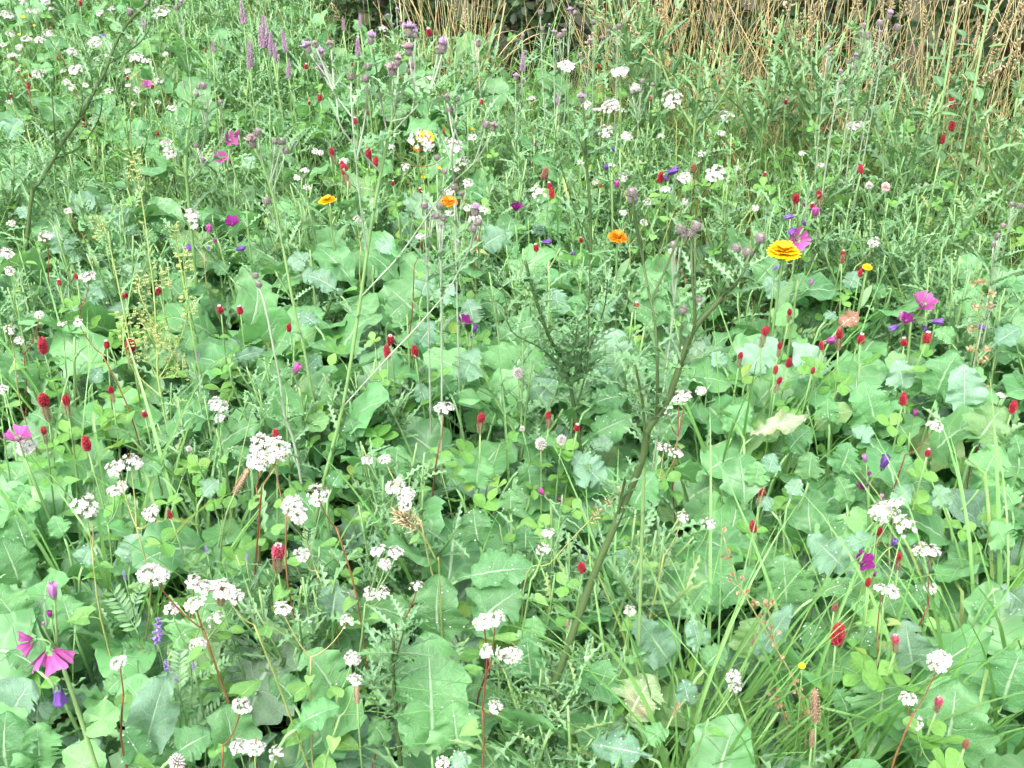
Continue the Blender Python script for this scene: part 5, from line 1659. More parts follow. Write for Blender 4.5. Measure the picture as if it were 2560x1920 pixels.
TG = 'tall flowering thistles'
build_thistle('tall much-branched thistle with silvery-purple stems and many lilac heads', TG, 1.62,
    [[D(655, 1290), D(690, 1080), D(740, 880), D(772, 690), D(800, 500), D(830, 335), c(1, 0, 372, 620)],
     cc(1, 0, (345, 740), (375, 600), (440, 520), (453, 480)), cc(1, 0, (300, 900), (265, 660), (240, 480), (206, 300)), cc(1, 0, (268, 645), (310, 590), (338, 500)),
     cc(1, 0, (345, 740), (368, 600), (376, 420)), cc(1, 0, (330, 820), (462, 720), (475, 450), (470, 340)), cc(1, 0, (300, 880), (480, 700), (520, 650), (620, 540), (655, 385)),
     cc(1, 1, (30, 960), (300, 660), (500, 450), (700, 210), (800, 20)) + cc(1, 0, (835, 1600), (885, 1480)),
     cc(1, 1, (140, 300), (260, 130), (380, 0)) + cc(1, 0, (540, 1420), (690, 1210), (860, 1050), (940, 930), (985, 830)),
     cc(1, 0, (690, 1210), (720, 1000), (745, 780), (750, 660)), cc(1, 0, (745, 760), (730, 690), (712, 650)),
     cc(1, 0, (185, 1600), (135, 1350), (95, 950), (75, 700), (70, 545)), cc(1, 0, (110, 1010), (170, 700), (178, 500)),
     [c(1, 0, 270, 1100), c(0, 0, 2205, 840), c(0, 0, 2165, 640), c(0, 0, 2130, 500), c(0, 0, 2085, 400)], cc(0, 0, (2165, 640), (2130, 480), (2120, 360)), cc(0, 0, (2140, 520), (2060, 440), (2010, 350))],
    [(c(1, 0, 197, 250), 95, 'bloom'), (c(1, 0, 435, 215), 110, 'bloom'), (c(1, 0, 475, 240), 70, 'bloom'), (c(1, 0, 440, 305), 95, 'faded'), (c(1, 0, 655, 325), 115, 'bloom'), (c(1, 0, 620, 355), 60, 'faded'), (c(1, 0, 340, 440), 110, 'faded'), (c(1, 0, 375, 375), 85, 'faded'), (c(1, 0, 450, 445), 90, 'faded'),
     (c(1, 0, 170, 460), 48, 'bud'), (c(1, 0, 68, 505), 55, 'bud'), (c(1, 0, 160, 515), 38, 'bud'), (c(1, 0, 695, 610), 62, 'faded'), (c(1, 0, 750, 620), 42, 'bud'), (c(1, 0, 710, 695), 40, 'bud'), (c(1, 0, 940, 770), 48, 'bud'), (c(1, 0, 990, 775), 66, 'faded'),
     (c(1, 0, 875, 1300), 95, 'bloom'), (c(1, 0, 892, 1388), 44, 'bud'), (c(1, 0, 865, 1445), 56, 'bud'), (c(0, 0, 1985, 285), 85, 'bloom'), (c(0, 0, 2065, 335), 90, 'bloom'), (c(0, 0, 2112, 305), 60, 'faded'), (c(0, 0, 2065, 455), 90, 'bloom'), (c(0, 0, 2035, 265), 50, 'faded')],
    0.0040, ['stem', 'stem_pale', 'stem_purple', 'stem_pale'], 14, 0.07)
build_thistle('dark forked thistle stem leaning right across the foreground with grey buds', TG, 1.13,
    [[D(1160, 1595), D(1215, 1430), D(1280, 1250), D(1330, 1130), D(1385, 1000), D(1400, 930), D(1440, 870), D(1465, 800), D(1500, 710), D(1560, 640), D(1600, 575)],
     [D(1395, 960), D(1388, 870), D(1372, 790)], [D(1465, 800), D(1500, 705), D(1495, 600), D(1493, 525)], [D(1425, 900), D(1420, 800), D(1415, 700), D(1395, 600), D(1380, 490)],
     [D(1560, 640), D(1600, 600), D(1625, 530)], [D(1330, 1130), D(1345, 1060), D(1350, 1030)]],
    [(c(1, 0, 1893, 1350), 52, 'bud'), (c(1, 0, 1878, 1245), 62, 'bud'), (c(2, 0, 365, 1630), 56, 'bud'), (c(2, 0, 410, 1580), 46, 'bud'), (c(2, 0, 495, 1490), 58, 'bud'), (c(2, 0, 75, 1515), 52, 'bud'), (c(2, 0, 105, 1470), 46, 'bud'), (c(2, 0, 5, 1490), 40, 'bud'), (c(2, 1, 20, 355), 56, 'bud'), (c(2, 1, 125, 310), 45, 'bud')],
    0.0057, ['stem_dark'], 48, 0.05, leafz=(0.05, 0.75))
build_thistle('forked green thistle leaning right in the upper left meadow', TG, 2.7,
    [cc(0, 0, (195, 1320), (260, 1170), (340, 1030), (420, 890), (500, 780), (570, 660), (610, 580), (680, 450), (740, 290), (820, 150), (930, 40), (965, -10)),
     cc(0, 0, (595, 600), (580, 430), (550, 310), (490, 150)), cc(0, 0, (720, 410), (880, 290), (960, 180), (965, 50)), cc(0, 0, (500, 780), (530, 660), (520, 560)), cc(0, 0, (350, 1020), (345, 750), (325, 480)), cc(0, 0, (350, 1020), (520, 940), (640, 750), (655, 600))],
    [(c(0, 0, 830, 85), 46, 'bud'), (c(0, 0, 950, 20), 34, 'bud')], 0.0056, ['stem_dark'], 34, 0.085, leafz=(0.05, 0.9))
build_thistle('straight green thistle with small grey buds left of the pink-purple spikes', TG, 2.4,
    [cc(0, 0, (1220, 1370), (1195, 1000), (1230, 700), (1225, 540)), cc(0, 0, (1200, 1170), (1260, 1040), (1310, 920), (1330, 750), (1325, 620), (1300, 570)), cc(0, 0, (1330, 700), (1360, 640)), cc(0, 0, (1350, 1200), (1300, 1060), (1270, 950)), cc(0, 0, (1350, 1200), (1420, 900), (1415, 680))],
    [(c(0, 0, 1320, 540), 48, 'bud'), (c(0, 0, 1290, 545), 32, 'bud'), (c(0, 0, 1265, 930), 34, 'bud'), (c(0, 0, 1325, 1000), 44, 'bloom'), (c(0, 0, 1415, 660), 30, 'bud'), (c(0, 0, 1265, 615), 30, 'bud')], 0.0045, ['stem', 'stem_pale'], 16, 0.08)
build_thistle('slender thistle with four brownish heads curving up beside the yellow marigold', TG, 1.9,
    [cc(0, 1, (2080, 1250), (2060, 1100), (2000, 850), (1960, 620), (1900, 380), (1830, 0)) + cc(0, 0, (1790, 1440), (1760, 1280), (1700, 1090), (1640, 960)),
     cc(0, 0, (1680, 1050), (1665, 960), (1660, 880)), cc(0, 0, (1760, 1280), (1775, 1150), (1790, 1000), (1780, 935)), cc(0, 0, (1790, 1000), (1812, 940)), cc(0, 0, (1775, 1500), (1730, 1400), (1712, 1340))],
    [(c(0, 0, 1625, 900), 100, 'faded'), (c(0, 0, 1660, 850), 54, 'bud'), (c(0, 0, 1775, 907), 42, 'bud'), (c(0, 0, 1815, 910), 52, 'bud'), (c(0, 0, 1710, 1310), 54, 'bud'), (c(0, 0, 1840, 970), 28, 'bud')], 0.0034, ['stem', 'stem_pale'], 14, 0.07)
build_thistle('silvery thin thistle stalk with two grey buds in the left foreground meadow', TG, 1.72,
    [cc(0, 1, (1940, 1480), (1890, 1200), (1830, 1020), (1800, 800), (1760, 600), (1700, 300), (1655, 190))], [(c(0, 1, 1645, 130), 42, 'bud'), (c(0, 1, 1668, 185), 38, 'bud')], 0.003, ['stem_pale'], 12, 0.07)
build_thistle('dark purple-stemmed thistle with a lilac head among thistle foliage', TG, 2.3,
    [cc(1, 0, (1610, 1640), (1605, 1300), (1580, 1000), (1575, 800), (1560, 670)), cc(1, 0, (1580, 1000), (1540, 900), (1480, 720)), cc(1, 0, (1440, 1640), (1430, 1100), (1380, 820))], [(c(1, 0, 1550, 620), 70, 'bloom')], 0.0042, ['stem_dark', 'stem_dark'], 26, 0.085, leafz=(0.05, 0.9))
build_thistle('bushy dark green thistle without flowers behind the broad central leaf', TG, 1.66,
    [cc(1, 1, (1510, 1000), (1430, 680), (1340, 510), (1250, 250), (1190, 30)), cc(1, 1, (1500, 900), (1510, 600), (1530, 400)), cc(1, 1, (1510, 900), (1620, 560), (1700, 330), (1720, 150)), cc(1, 1, (1500, 950), (1590, 700), (1600, 300), (1610, 30)), cc(1, 1, (1480, 800), (1300, 600), (1100, 480), (1060, 250), (980, 60)), cc(1, 1, (1500, 850), (1560, 640), (1450, 420))],
    [], 0.004, ['stem_dark'], 80, 0.075, leafz=(0.02, 1.0))
build_thistle('young thistle with jagged leaves right of the long upright lobed leaf', TG, 1.09,
    [cc(1, 2, (1270, 1600), (1150, 1300), (1080, 1080), (1040, 990)), cc(1, 2, (1250, 1560), (1480, 1200), (1560, 1000), (1580, 900)), cc(1, 2, (1250, 1560), (1350, 1350), (1600, 1230))], [], 0.0030, ['stem'], 44, 0.06, leafz=(0.05, 1.0))
build_thistle('young dark-stemmed thistle left of the long upright lobed leaf', TG, 1.09,
    [cc(1, 2, (385, 1560), (370, 1350), (350, 1150), (340, 1000), (345, 800)), cc(1, 2, (360, 1300), (250, 1160), (200, 1080)), cc(1, 2, (345, 1050), (400, 800), (420, 700))], [], 0.0036, ['stem_dark'], 54, 0.07, leafz=(0.02, 1.0))
build_thistle('young spiny thistle top rising before the bare thistle fork', TG, 1.2,
    [cc(1, 1, (1960, 1100), (1945, 980), (1900, 760), (1890, 690)), cc(1, 1, (1930, 900), (1850, 820), (1830, 760))], [], 0.0028, ['stem'], 18, 0.045, leafz=(0.0, 1.0))

# slender thistles at the back
SMALL = [(1, 0, 890, 265, 44, 3.4), (1, 0, 1175, 230, 40, 3.6), (1, 0, 1130, 490, 50, 3.1), (1, 0, 1440, 200, 50, 3.3), (1, 0, 1375, 200, 40, 3.3), (1, 0, 1480, 60, 48, 3.4), (1, 0, 1605, 260, 40, 3.2), (1, 0, 1290, 85, 36, 3.6),
         (1, 0, 1630, 150, 36, 3.5), (1, 0, 1790, 170, 34, 3.3), (1, 0, 1940, 520, 36, 3.0), (2, 0, 1345, 85, 66, 2.9), (2, 0, 1290, 215, 40, 3.0), (2, 0, 1185, 165, 42, 2.9), (2, 0, 950, 305, 40, 3.0), (2, 0, 1025, 455, 44, 2.8), (2, 0, 1130, 355, 40, 2.9),
         (0, 0, 1160, 20, 46, 3.6), (1, 0, 365, 65, 40, 3.9), (1, 0, 620, 1030, 40, 2.1), (1, 0, 733, 1210, 44, 1.95), (1, 0, 640, 1350, 50, 1.8), (1, 0, 545, 1320, 48, 1.85), (2, 0, 2150, 1295, 40, 2.1), (2, 0, 2078, 1460, 34, 2.0), (1, 0, 2195, 1485, 40, 1.75)]
for col, row, x, y, h, y0 in SMALL:
    px, py = c(col, row, x, y)
    P_ = at_y(px, py, y0)
    lx = R.uniform(-0.05, 0.05)
    zs = [0.25, 0.5, 0.75, 0.96]
    def pix(t):
        q = Vector((P_.x + lx * (1 - t) ** 1.5, y0, P_.z * t))
        return proj(q)[:2]
    st = [pix(t) for t in zs]
    heads = [((px, py), h, 'bloom' if h >= 40 and row == 0 and y < 600 else 'bud')]
    stems = [st]
    for q in range(R.choice([1, 2, 3])):
        dx, dy = R.uniform(-28, 28), R.uniform(8, 50)
        stems.append([pix(0.8), (px + dx, py + dy)])
        heads.append(((px + dx, py + dy - 6), h * R.uniform(0.6, 0.85), R.choice(['bud', 'bloom', 'bud'])))
    build_thistle(None, TG, y0, stems, heads, 0.0026, ['stem_pale', 'stem_pale'], 14, 0.075, phrase='slender lilac-headed thistle' if h >= 40 else 'slender grey-budded thistle', leafz=(0.05, 0.9))

# ------------------------------------------------------------------ pink-purple flower spikes, vetch, yellow mustard
for x, y, h, col in [(1570, 70, 170, 0), (1715, 190, 230, 0), (1752, 270, 170, 0), (1610, 330, 190, 0), (1840, 255, 160, 0), (1855, 430, 140, 0), (1780, 330, 130, 0), (1370, 290, 90, 0), (930, 140, 90, 0), (1600, 400, 90, 0), (1185, 540, 60, 0), (118, 290, 150, 1), (1170, 385, 150, 1), (130, 130, 110, 1), (20, 150, 90, 1), (1690, 230, 160, 0), (1400, 630, 90, 1)]:
    px, py = c(col, 0, x, y + h / 2)
    P_ = at_z(px, py, 0.62 if y < 300 else 0.55)
    s = h / 2.572 * depth(P_) / F
    root = Vector((P_.x + R.uniform(-0.03, 0.03), P_.y + 0.03, 0))
    o = thing('loosestrife', 'wildflower', root, None, 'pink-purple flower spikes', ('long' if h > 140 else 'short') + ' pink-purple flower spike', c(col, 0, x, y))
    ax = (UP + rv(0.12)).normalized()
    obj('flower_spike', LOOS[R.randrange(3)], o, rel(upframe(P_, ax, s * 0.9, R.uniform(0, 6)), root) @ Matrix.Diagonal((0.75, 0.75, 1, 1)))
    mb = MB()
    mb.tube([p - root for p in bez(root, Vector((root.x, root.y, P_.z * 0.6)), P_, 6)], [0.003, 0.002], 5, 0.4, 0)
    obj('stem', mb.mesh('spike_stem', MAT['stem']), o)
    for k in range(6):
        a = k * 2.4
        B = Vector((0, 0, 0.12 + 0.075 * k))
        d = Vector((math.cos(a), math.sin(a), 0.6)).normalized()
        obj('leaf', TL_MESH[k], o, frame(B, B + d * 0.08, UP))

for col, row, x, y, h, label in [
    (0, 2, 1015, 745, 230, 'tall violet vetch spike below a white buckwheat cluster'), (0, 2, 1070, 985, 130, 'pale fading vetch spike right of the mallow leaves'), (0, 2, 797, 395, 75, 'small violet vetch head left of buckwheat'),
    (0, 2, 1130, 1060, 75, 'short violet vetch spike low among the leaves'), (0, 2, 1240, 985, 75, 'violet vetch spike touching a wilting buckwheat cluster'), (0, 2, 1585, 285, 60, 'small violet vetch spike behind the large pink-red clover'),
    (0, 2, 1325, 235, 75, 'faint violet vetch spike in the grass'), (0, 1, 1275, 640, 70, 'small blue-violet vetch head in a dark gap of clover leaves'), (0, 0, 1895, 920, 40, 'tiny violet vetch left of crimson clovers')]:
    px, py = c(col, row, x, y)
    P_ = at_z(px, py, 0.40)
    s = h / 2.572 * depth(P_) / F
    root = Vector((P_.x - 0.06, P_.y + 0.05, 0))
    o = thing('vetch_plant', 'vetch', root, label, 'violet vetches')
    ax = (UP + rv(0.25)).normalized()
    b = P_ - ax * s * 0.5
    obj('flower_spike', VET[R.randrange(2)], o, rel(upframe(b, ax, s, R.uniform(0, 6)), root))
    pts = smooth_line([root, root * 0.5 + b * 0.5 + Vector((0.02, 0, 0.04)), b], 4)
    mb = MB()
    mb.tube([p - root for p in pts], [0.0016, 0.0011], 4, 0.4, 0)
    obj('stem', mb.mesh('vetch_stem', MAT['stem']), o)
    for k in range(6):
        a = R.uniform(0, 6.28)
        B = pts[2 + k % (len(pts) - 2)]
        d = Vector((math.cos(a), math.sin(a), 0.4)).normalized()
        obj('leaf', VL_MESH[k % 3], o, rel(frame(B, B + d * R.uniform(0.045, 0.065), UP + rv(0.3)), root))

def mustard(label, y0, stems, n):
    base = at_y(*stems[0][0], y0)
    root = Vector((base.x + 0.01, y0, 0))
    o = thing('mustard_plant', 'wildflower', root, label, 'yellow-flowered mustards')
    lines = []
    for i, st in enumerate(stems):
        pts = [at_y(*q, y0 + (R.uniform(-0.02, 0.02) if i else 0)) for q in st]
        pts = [root] + pts if i == 0 else [min((q for l in lines for q in l), key=lambda q: (q - pts[0]).length).copy()] + pts[1:]
        line = smooth_line(pts, 5)
        lines.append(line)
        mb = MB()
        mb.tube([p - root for p in line], [0.0022 if i == 0 else 0.0013, 0.0008], 5, R.random(), 0)
        for k in range(len(line) * 2):      # thin pods along the stem
            t = R.uniform(0.3 if i == 0 else 0.15, 0.98)
            p = line[int(t * (len(line) - 1))] - root
            a = R.uniform(0, 6.28)
            e = p + Vector((math.cos(a) * 0.012, math.sin(a) * 0.012, 0.010))
            mb.spindle(p, e, 0.0008, 0.6, 3, R.random(), 0)
        obj('stem' if i == 0 else 'branch', mb.mesh('mustard_stem', MAT['stem_lime']), o)
        f = MB()
        tip = line[-1] - root
        for k in range(n):
            a = R.uniform(0, 6.28)
            zz = R.uniform(-0.045, 0.006)
            p = tip + Vector((0.012 * math.cos(a), 0.012 * math.sin(a), zz))
            for q in range(4):
                b = q * PI / 2 + a
                f.spindle(p, p + Vector((0.0034 * math.cos(b), 0.0034 * math.sin(b), 0.0022)), 0.0013, 0.7, 3, R.random(), 0)
        obj('flower_cluster', f.mesh('mustard_flowers', MAT['yellow_pale']), o)
    for k in range(7):
        B = lines[0][2 + k] if len(lines[0]) > 3 + k else lines[0][1]
        a = R.uniform(0, 6.28)
        d = Vector((math.cos(a), math.sin(a), 0.3)).normalized()
        obj('leaf', TL_MESH[k], o, rel(frame(B, B + d * 0.06, UP), root))

mustard('bushy yellow mustard with many thin pale-yellow branches beside clovers', 1.85, [cc(0, 1, (1035, 900), (1010, 600), (990, 250), (960, 0)) + cc(0, 0, (930, 1400), (870, 1060), (850, 980)),
        cc(0, 1, (1030, 800), (940, 640), (890, 530)), cc(0, 1, (1030, 780), (1100, 660), (1090, 540)), cc(0, 1, (1015, 640), (1060, 450), (1030, 60)), cc(0, 1, (1060, 720), (1180, 480), (1205, 265)), cc(0, 1, (1205, 300), (1190, 120), (1175, -20)),
        cc(0, 1, (1000, 560), (930, 420), (900, 340)), cc(0, 1, (990, 480), (900, 250), (900, 140)), cc(0, 1, (1040, 820), (1130, 760), (1140, 660)), cc(0, 1, (1000, 500), (1040, 480), (1035, 470)), cc(0, 1, (1010, 600), (960, 500), (960, 420)), cc(0, 1, (1030, 850), (880, 760), (800, 600), (790, 380))], 30)
mustard('single yellow mustard stalk left of the round blue-green leaf', 2.05, [cc(0, 0, (720, 1640), (650, 1480), (622, 1395))], 22)
mustard('short yellow mustard stalk right of the round blue-green leaf', 2.05, [cc(0, 0, (1150, 1640), (1125, 1540), (1108, 1450))], 18)

# ------------------------------------------------------------------ plantains, dock, beige grass plumes, nettle
for col, row, x0, y0, x1, y1, label in [
    (0, 1, 1510, 1525, 1595, 1375, 'brown plantain head leaning right beside the biggest white cluster'), (1, 2, 112, 1230, 105, 1105, 'short fat brown plantain head in the front leaves'), (1, 2, 1460, 760, 1462, 690, 'small beige plantain head left of the thistle stem'),
    (1, 2, 2140, 1310, 2185, 1225, 'dark brown tilted plantain head in the grass'), (2, 2, 872, 1350, 866, 1150, 'tall beige plantain spike in the grassy corner'), (2, 2, 462, 860, 495, 785, 'small dark plantain head before a pale leaf'), (2, 2, 845, 1510, 852, 1405, 'dark plantain head beside the tall beige spike')]:
    A = at_z(*c(col, row, x0, y0), 0.38)
    B = at_y(*c(col, row, x1, y1), A.y)
    root = Vector((A.x + (A.x - B.x) * 1.2 + R.uniform(-0.02, 0.02), A.y + 0.02, 0))
    o = thing('plantain', 'plantain', root, label, 'ribwort plantains')
    obj('seed_head', PH[R.randrange(2)], o, rel(upframe(A, B - A, (B - A).length), root) @ Matrix.Diagonal((1.15, 1.15, 1, 1)))
    mb = MB()
    mb.tube([p - root for p in bez(root, A - (B - A).normalized() * 0.12, A, 6)], [0.0016, 0.0013], 4, 0.5, 0)
    obj('stem', mb.mesh('plantain_stem', MAT['stem']), o)

dock = [cc(2, 2, (800, 1600), (790, 1290), (720, 1060), (600, 850), (460, 610), (360, 430), (280, 160)), cc(2, 2, (700, 1400), (640, 1230), (600, 1180)), cc(2, 2, (620, 880), (570, 640), (555, 590))]
y0 = at_z(*dock[0][3], 0.42).y
root = Vector((at_y(*dock[0][0], y0).x, y0, 0))
o = thing('dock_plant', 'dock', root, 'thin dock stalk strung with reddish papery seeds in the grassy corner')
lines = []
for i, st in enumerate(dock):
    pts = [at_y(*q, y0) for q in st]
    pts = [root] + pts if i == 0 else pts
    line = smooth_line(pts, 4)
    mb = MB()
    mb.tube([p - root for p in line], [0.0014, 0.0007], 4, 0.5, 0)
    obj('stem' if i == 0 else 'branch', mb.mesh('dock_stem', MAT['stem_yellow']), o)
    for k in range(2, len(line), 2):
        f = MB()
        for q in range(R.choice([2, 3, 4])):
            cen = line[k] - root + rv(0.007)
            n_ = rv(1).normalized()
            for m in range(3):
                M = upframe(cen, n_, 0.006) @ Matrix.Rotation(m * 2.09, 4, 'Y')
                oval(f, M, wr=0.5, nv=4, rnd=R.random(), power=0.5)
        obj('seed_whorl', f.mesh('dock_seeds', MAT['dock']), o)
pts = cc(2, 1, (1900, 800), (1905, 640), (1915, 480), (1925, 330), (1945, 180))
y0 = at_z(*pts[2], 0.42).y
root = Vector((at_y(*pts[0], y0).x, y0, 0))
o = thing('dock_plant', 'dock', root, 'pale dock stalk with orange-pink seed whorls beside the wide pink mallow')
line = smooth_line([root] + [at_y(*q, y0) for q in pts], 4)
mb = MB()
mb.tube([p - root for p in line], [0.0016, 0.0008], 4, 0.5, 0)
obj('stem', mb.mesh('dock_stem', MAT['stem_yellow']), o)
for x, y in [(1930, 170), (2000, 240), (1900, 330), (1870, 470), (1980, 600), (1960, 670), (1860, 610), (1990, 330), (1970, 860), (1890, 180)]:
    cen = at_y(*c(2, 1, x, y), y0) - root
    f = MB()
    for q in range(7):
        n_ = rv(1).normalized()
        for m in range(2):
            M = upframe(cen + rv(0.006), n_, 0.006) @ Matrix.Rotation(m * 2.09, 4, 'Y')
            oval(f, M, wr=0.5, nv=3, rnd=R.random(), power=0.5)
    near = min(line, key=lambda q: (q - root - cen).length)
    f.tube([near - root, cen], 0.0006, 3, 0.5, 0)
    obj('seed_whorl', f.mesh('dock_seeds', MAT['dock']), o)

for pts, n, sp_, label in [(cc(1, 2, (640, 420), (620, 320), (540, 160), (450, 70), (380, 20)), 90, 0.014, 'beige feathery grass plume arching over the foreground leaves'), (cc(1, 2, (1180, 500), (1350, 330), (1530, 130)) + cc(1, 1, (1690, 1620), (1830, 1480)), 40, 0.009, 'straw-coloured bent grass stalk crossing behind the thistle stem'),
                           (cc(2, 0, (450, 1610), (455, 1400), (430, 1200), (360, 1040), (310, 900)), 6, 0.006, 'pale wiry stalk under white buckwheat below the dry grass')]:
    y0 = at_z(*pts[1], 0.42).y
    P3 = [at_y(*q, y0) for q in pts]
    root = Vector((P3[0].x, y0, 0))
    o = thing('dry_grass_stalk', 'grass stalk', root, label)
    line = smooth_line([root] + P3, 5)
    mb = MB()
    mb.tube([p - root for p in line], [0.0011, 0.0007], 4, 0.4, 0)
    obj('stem', mb.mesh('plume_stem', MAT['stem_yellow']), o)
    f = MB()
    st = len(line) * 2 // 3
    for k in range(n):
        p = line[st + int(R.random() * (len(line) - st - 1))] - root
        f.spindle(p, p + rv(sp_) + (line[-1] - line[st]).normalized() * sp_ * 0.7, 0.0013, 0.6, 3, R.random(), 0)
    obj('seed_head', f.mesh('plume', MAT['straw_head']), o)

nb = MB()
oval(nb, Matrix.Identity(4), wr=0.24, heart=0.3, nv=8, power=0.7, at=0.75)
NET = nb.mesh('nettle_leaf', MAT['thistle'])
def nettle(label, px, y0, ht):
    root = Vector((at_y(px, 330, y0).x, y0, 0))
    o = thing('nettle', 'nettle', root, label)
    mb = MB()
    mb.tube([Vector((0, 0, 0)), Vector((0.01, 0, ht * 0.5)), Vector((0.0, 0, ht))], [0.0045, 0.0025], 6, 0.4, 0)
    obj('stem', mb.mesh('nettle_stem', MAT['stem']), o)
    for k in range(9):
        z = ht * (0.2 + 0.8 * k / 8)
        for s in (0, 1):
            a = k * PI / 2 + s * PI + R.uniform(-0.3, 0.3)
            d = Vector((math.cos(a), math.sin(a), R.uniform(-0.3, 0.2))).normalized()
            B = Vector((0.005, 0, z)) + d * 0.02
            lo = obj('leaf', NET, o, frame(B, B + d * R.uniform(0.06, 0.09) * (1.15 - 0.6 * k / 8), UP))
nettle('tall nettle with paired toothed leaves before the dry grass', 2408, 2.95, 0.88)
nettle('leafy nettle half hidden in the dry grass beside the tall one', 2335, 3.1, 0.8)

# ------------------------------------------------------------------ grass
def tuft(px, py, n, L, w, label, z=0.12, bend=(0.3, 1.5), spread=0.5):
    P_ = at_z(px, py, z)
    root = Vector((P_.x, P_.y, 0))
    o = thing('grass_tuft', 'grass', root, None, 'green grass tufts', label, (px, py))
    for k in range(int(n * (2.3 if py > 1500 and px > 1480 else 1.7))):
        a = R.uniform(0, 6.28)
        s = R.uniform(0.05, spread)
        d = Vector((math.cos(a) * s, math.sin(a) * s, 1)).normalized()
        mb = MB()
        sd_ = Vector((1, 0, 0)) if R.random() < 0.6 else None
        blade(mb, Vector((R.uniform(-0.03, 0.03), R.uniform(-0.02, 0.02), 0)), d, L * R.uniform(0.8, 1.5), w * R.uniform(0.4, 1.05), R.uniform(*bend), 10, R.random() * 0.4, 0, sd_, R.choice([0, 0, 0, 0.55]))
        obj('blade', mb.mesh('grass_blade', MAT['grass']), o)

for x, y, n, L, w in [(1400, 1760, 15, 0.42, 0.007), (1490, 1720, 16, 0.45, 0.008), (1555, 1780, 15, 0.42, 0.007), (1350, 1620, 8, 0.4, 0.006), (1610, 1700, 9, 0.4, 0.007), (1450, 1800, 12, 0.45, 0.008), (1340, 1760, 10, 0.42, 0.007), (1640, 1800, 10, 0.45, 0.008), (1770, 1800, 8, 0.45, 0.007), (1860, 1780, 8, 0.48, 0.008),
                      (2120, 1500, 13, 0.5, 0.009), (2190, 1540, 9, 0.52, 0.010), (2070, 1600, 8, 0.46, 0.008), (1960, 1700, 6, 0.44, 0.009), (1860, 1640, 5, 0.4, 0.007), (2150, 1700, 8, 0.5, 0.010),
                      (1555, 1120, 10, 0.46, 0.007), (1620, 1150, 10, 0.44, 0.007), (1520, 1080, 7, 0.44, 0.006), (1690, 1080, 6, 0.42, 0.006), (1800, 1030, 4, 0.42, 0.006),
                      (235, 1050, 7, 0.5, 0.009), (180, 1330, 6, 0.4, 0.009), (290, 1380, 8, 0.42, 0.010), (440, 1330, 7, 0.44, 0.009), (480, 1180, 6, 0.44, 0.009), (250, 1440, 6, 0.4, 0.010), (340, 1460, 7, 0.42, 0.009),
                      (1075, 1250, 2, 0.4, 0.011), (960, 1160, 3, 0.42, 0.006), (1270, 1000, 4, 0.44, 0.007), (100, 1220, 4, 0.44, 0.007), (640, 1420, 4, 0.42, 0.008), (1000, 1420, 3, 0.42, 0.007), (1980, 800, 5, 0.44, 0.006), (2050, 560, 6, 0.45, 0.006), (1960, 640, 5, 0.45, 0.006),
                      (690, 620, 3, 0.45, 0.008), (1180, 640, 4, 0.46, 0.006), (600, 330, 5, 0.5, 0.006), (380, 260, 5, 0.5, 0.006), (850, 260, 5, 0.5, 0.006), (1330, 420, 5, 0.48, 0.006), (1700, 420, 6, 0.5, 0.006), (1560, 480, 5, 0.46, 0.006), (1130, 350, 5, 0.5, 0.006)]:
    px, py = D(x, y)
    tuft(px, py, n, L, w, 'dense grass tuft' if n > 7 else ('sparse wide-bladed grass tuft' if w > 0.008 else 'thin grass tuft'))

# ------------------------------------------------------------------ thistle and herb shoots that fill the upper meadow
def shoot_mesh(seed, kind):
    r = random.Random(seed)
    H = 1.0
    st, lf = MB(), MB()
    nb_ = 5 if kind == 'branchy' else 1
    stems = [[Vector((0, 0, 0)), Vector((r.uniform(-.04, .04), r.uniform(-.04, .04), 0.5)), Vector((r.uniform(-.08, .08), r.uniform(-.08, .08), 1.0))]]
    for k in range(nb_ - 1):
        t = r.uniform(0.35, 0.7)
        a = k * 2.4 + r.uniform(-.5, .5)
        s = Vector((0, 0, t))
        stems.append([s, s + Vector((0.12 * math.cos(a), 0.12 * math.sin(a), 0.16)), s + Vector((0.18 * math.cos(a), 0.18 * math.sin(a), 0.34))])
    for i, s in enumerate(stems):
        line = bez(*s, 8)
        st.tube(line, [0.011 if i == 0 else 0.007, 0.004], 4, 0.4, 0)
        n = 20 if i == 0 else 8
        for k in range(n):
            t = 0.22 + 0.78 * (k + r.random()) / n if i == 0 else 0.15 + 0.85 * k / n
            B = line[int(t * 8)]
            a = k * 2.4
            el = r.uniform(0.2, 1.0)
            d = Vector((math.cos(a) * math.cos(el), math.sin(a) * math.cos(el), math.sin(el)))
            L = r.uniform(0.12, 0.24) * (1.15 - 0.6 * t)
            M = frame(B, B + d * L, UP - d * 0.3 + Vector((r.uniform(-.4, .4), r.uniform(-.4, .4), 0)))
            if kind == 'vetch':
                lf.merge(VL_PACK[r.randrange(3)], M, r.random() * 0.3)
            else:
                lf.merge(TL_PACK[r.randrange(8)], M, r.random() * 0.3)
    return st.mesh('shoot_stem', MAT['stem']), lf.mesh('shoot_foliage', MAT['shoot' if seed % 2 else 'thistle'])
SHOOTS = [shoot_mesh(k, ['branchy', 'plain', 'branchy', 'vetch'][k % 4]) for k in range(8)]

def blocks(root, h, hw):
    for px, py, fy in FLOWER_PX:
        if fy <= root.y + 0.01:
            continue
        t = at_y(px, py, root.y)
        if abs(t.x - root.x) < hw and 0.1 < t.z < h + 0.01:
            return True
    return False

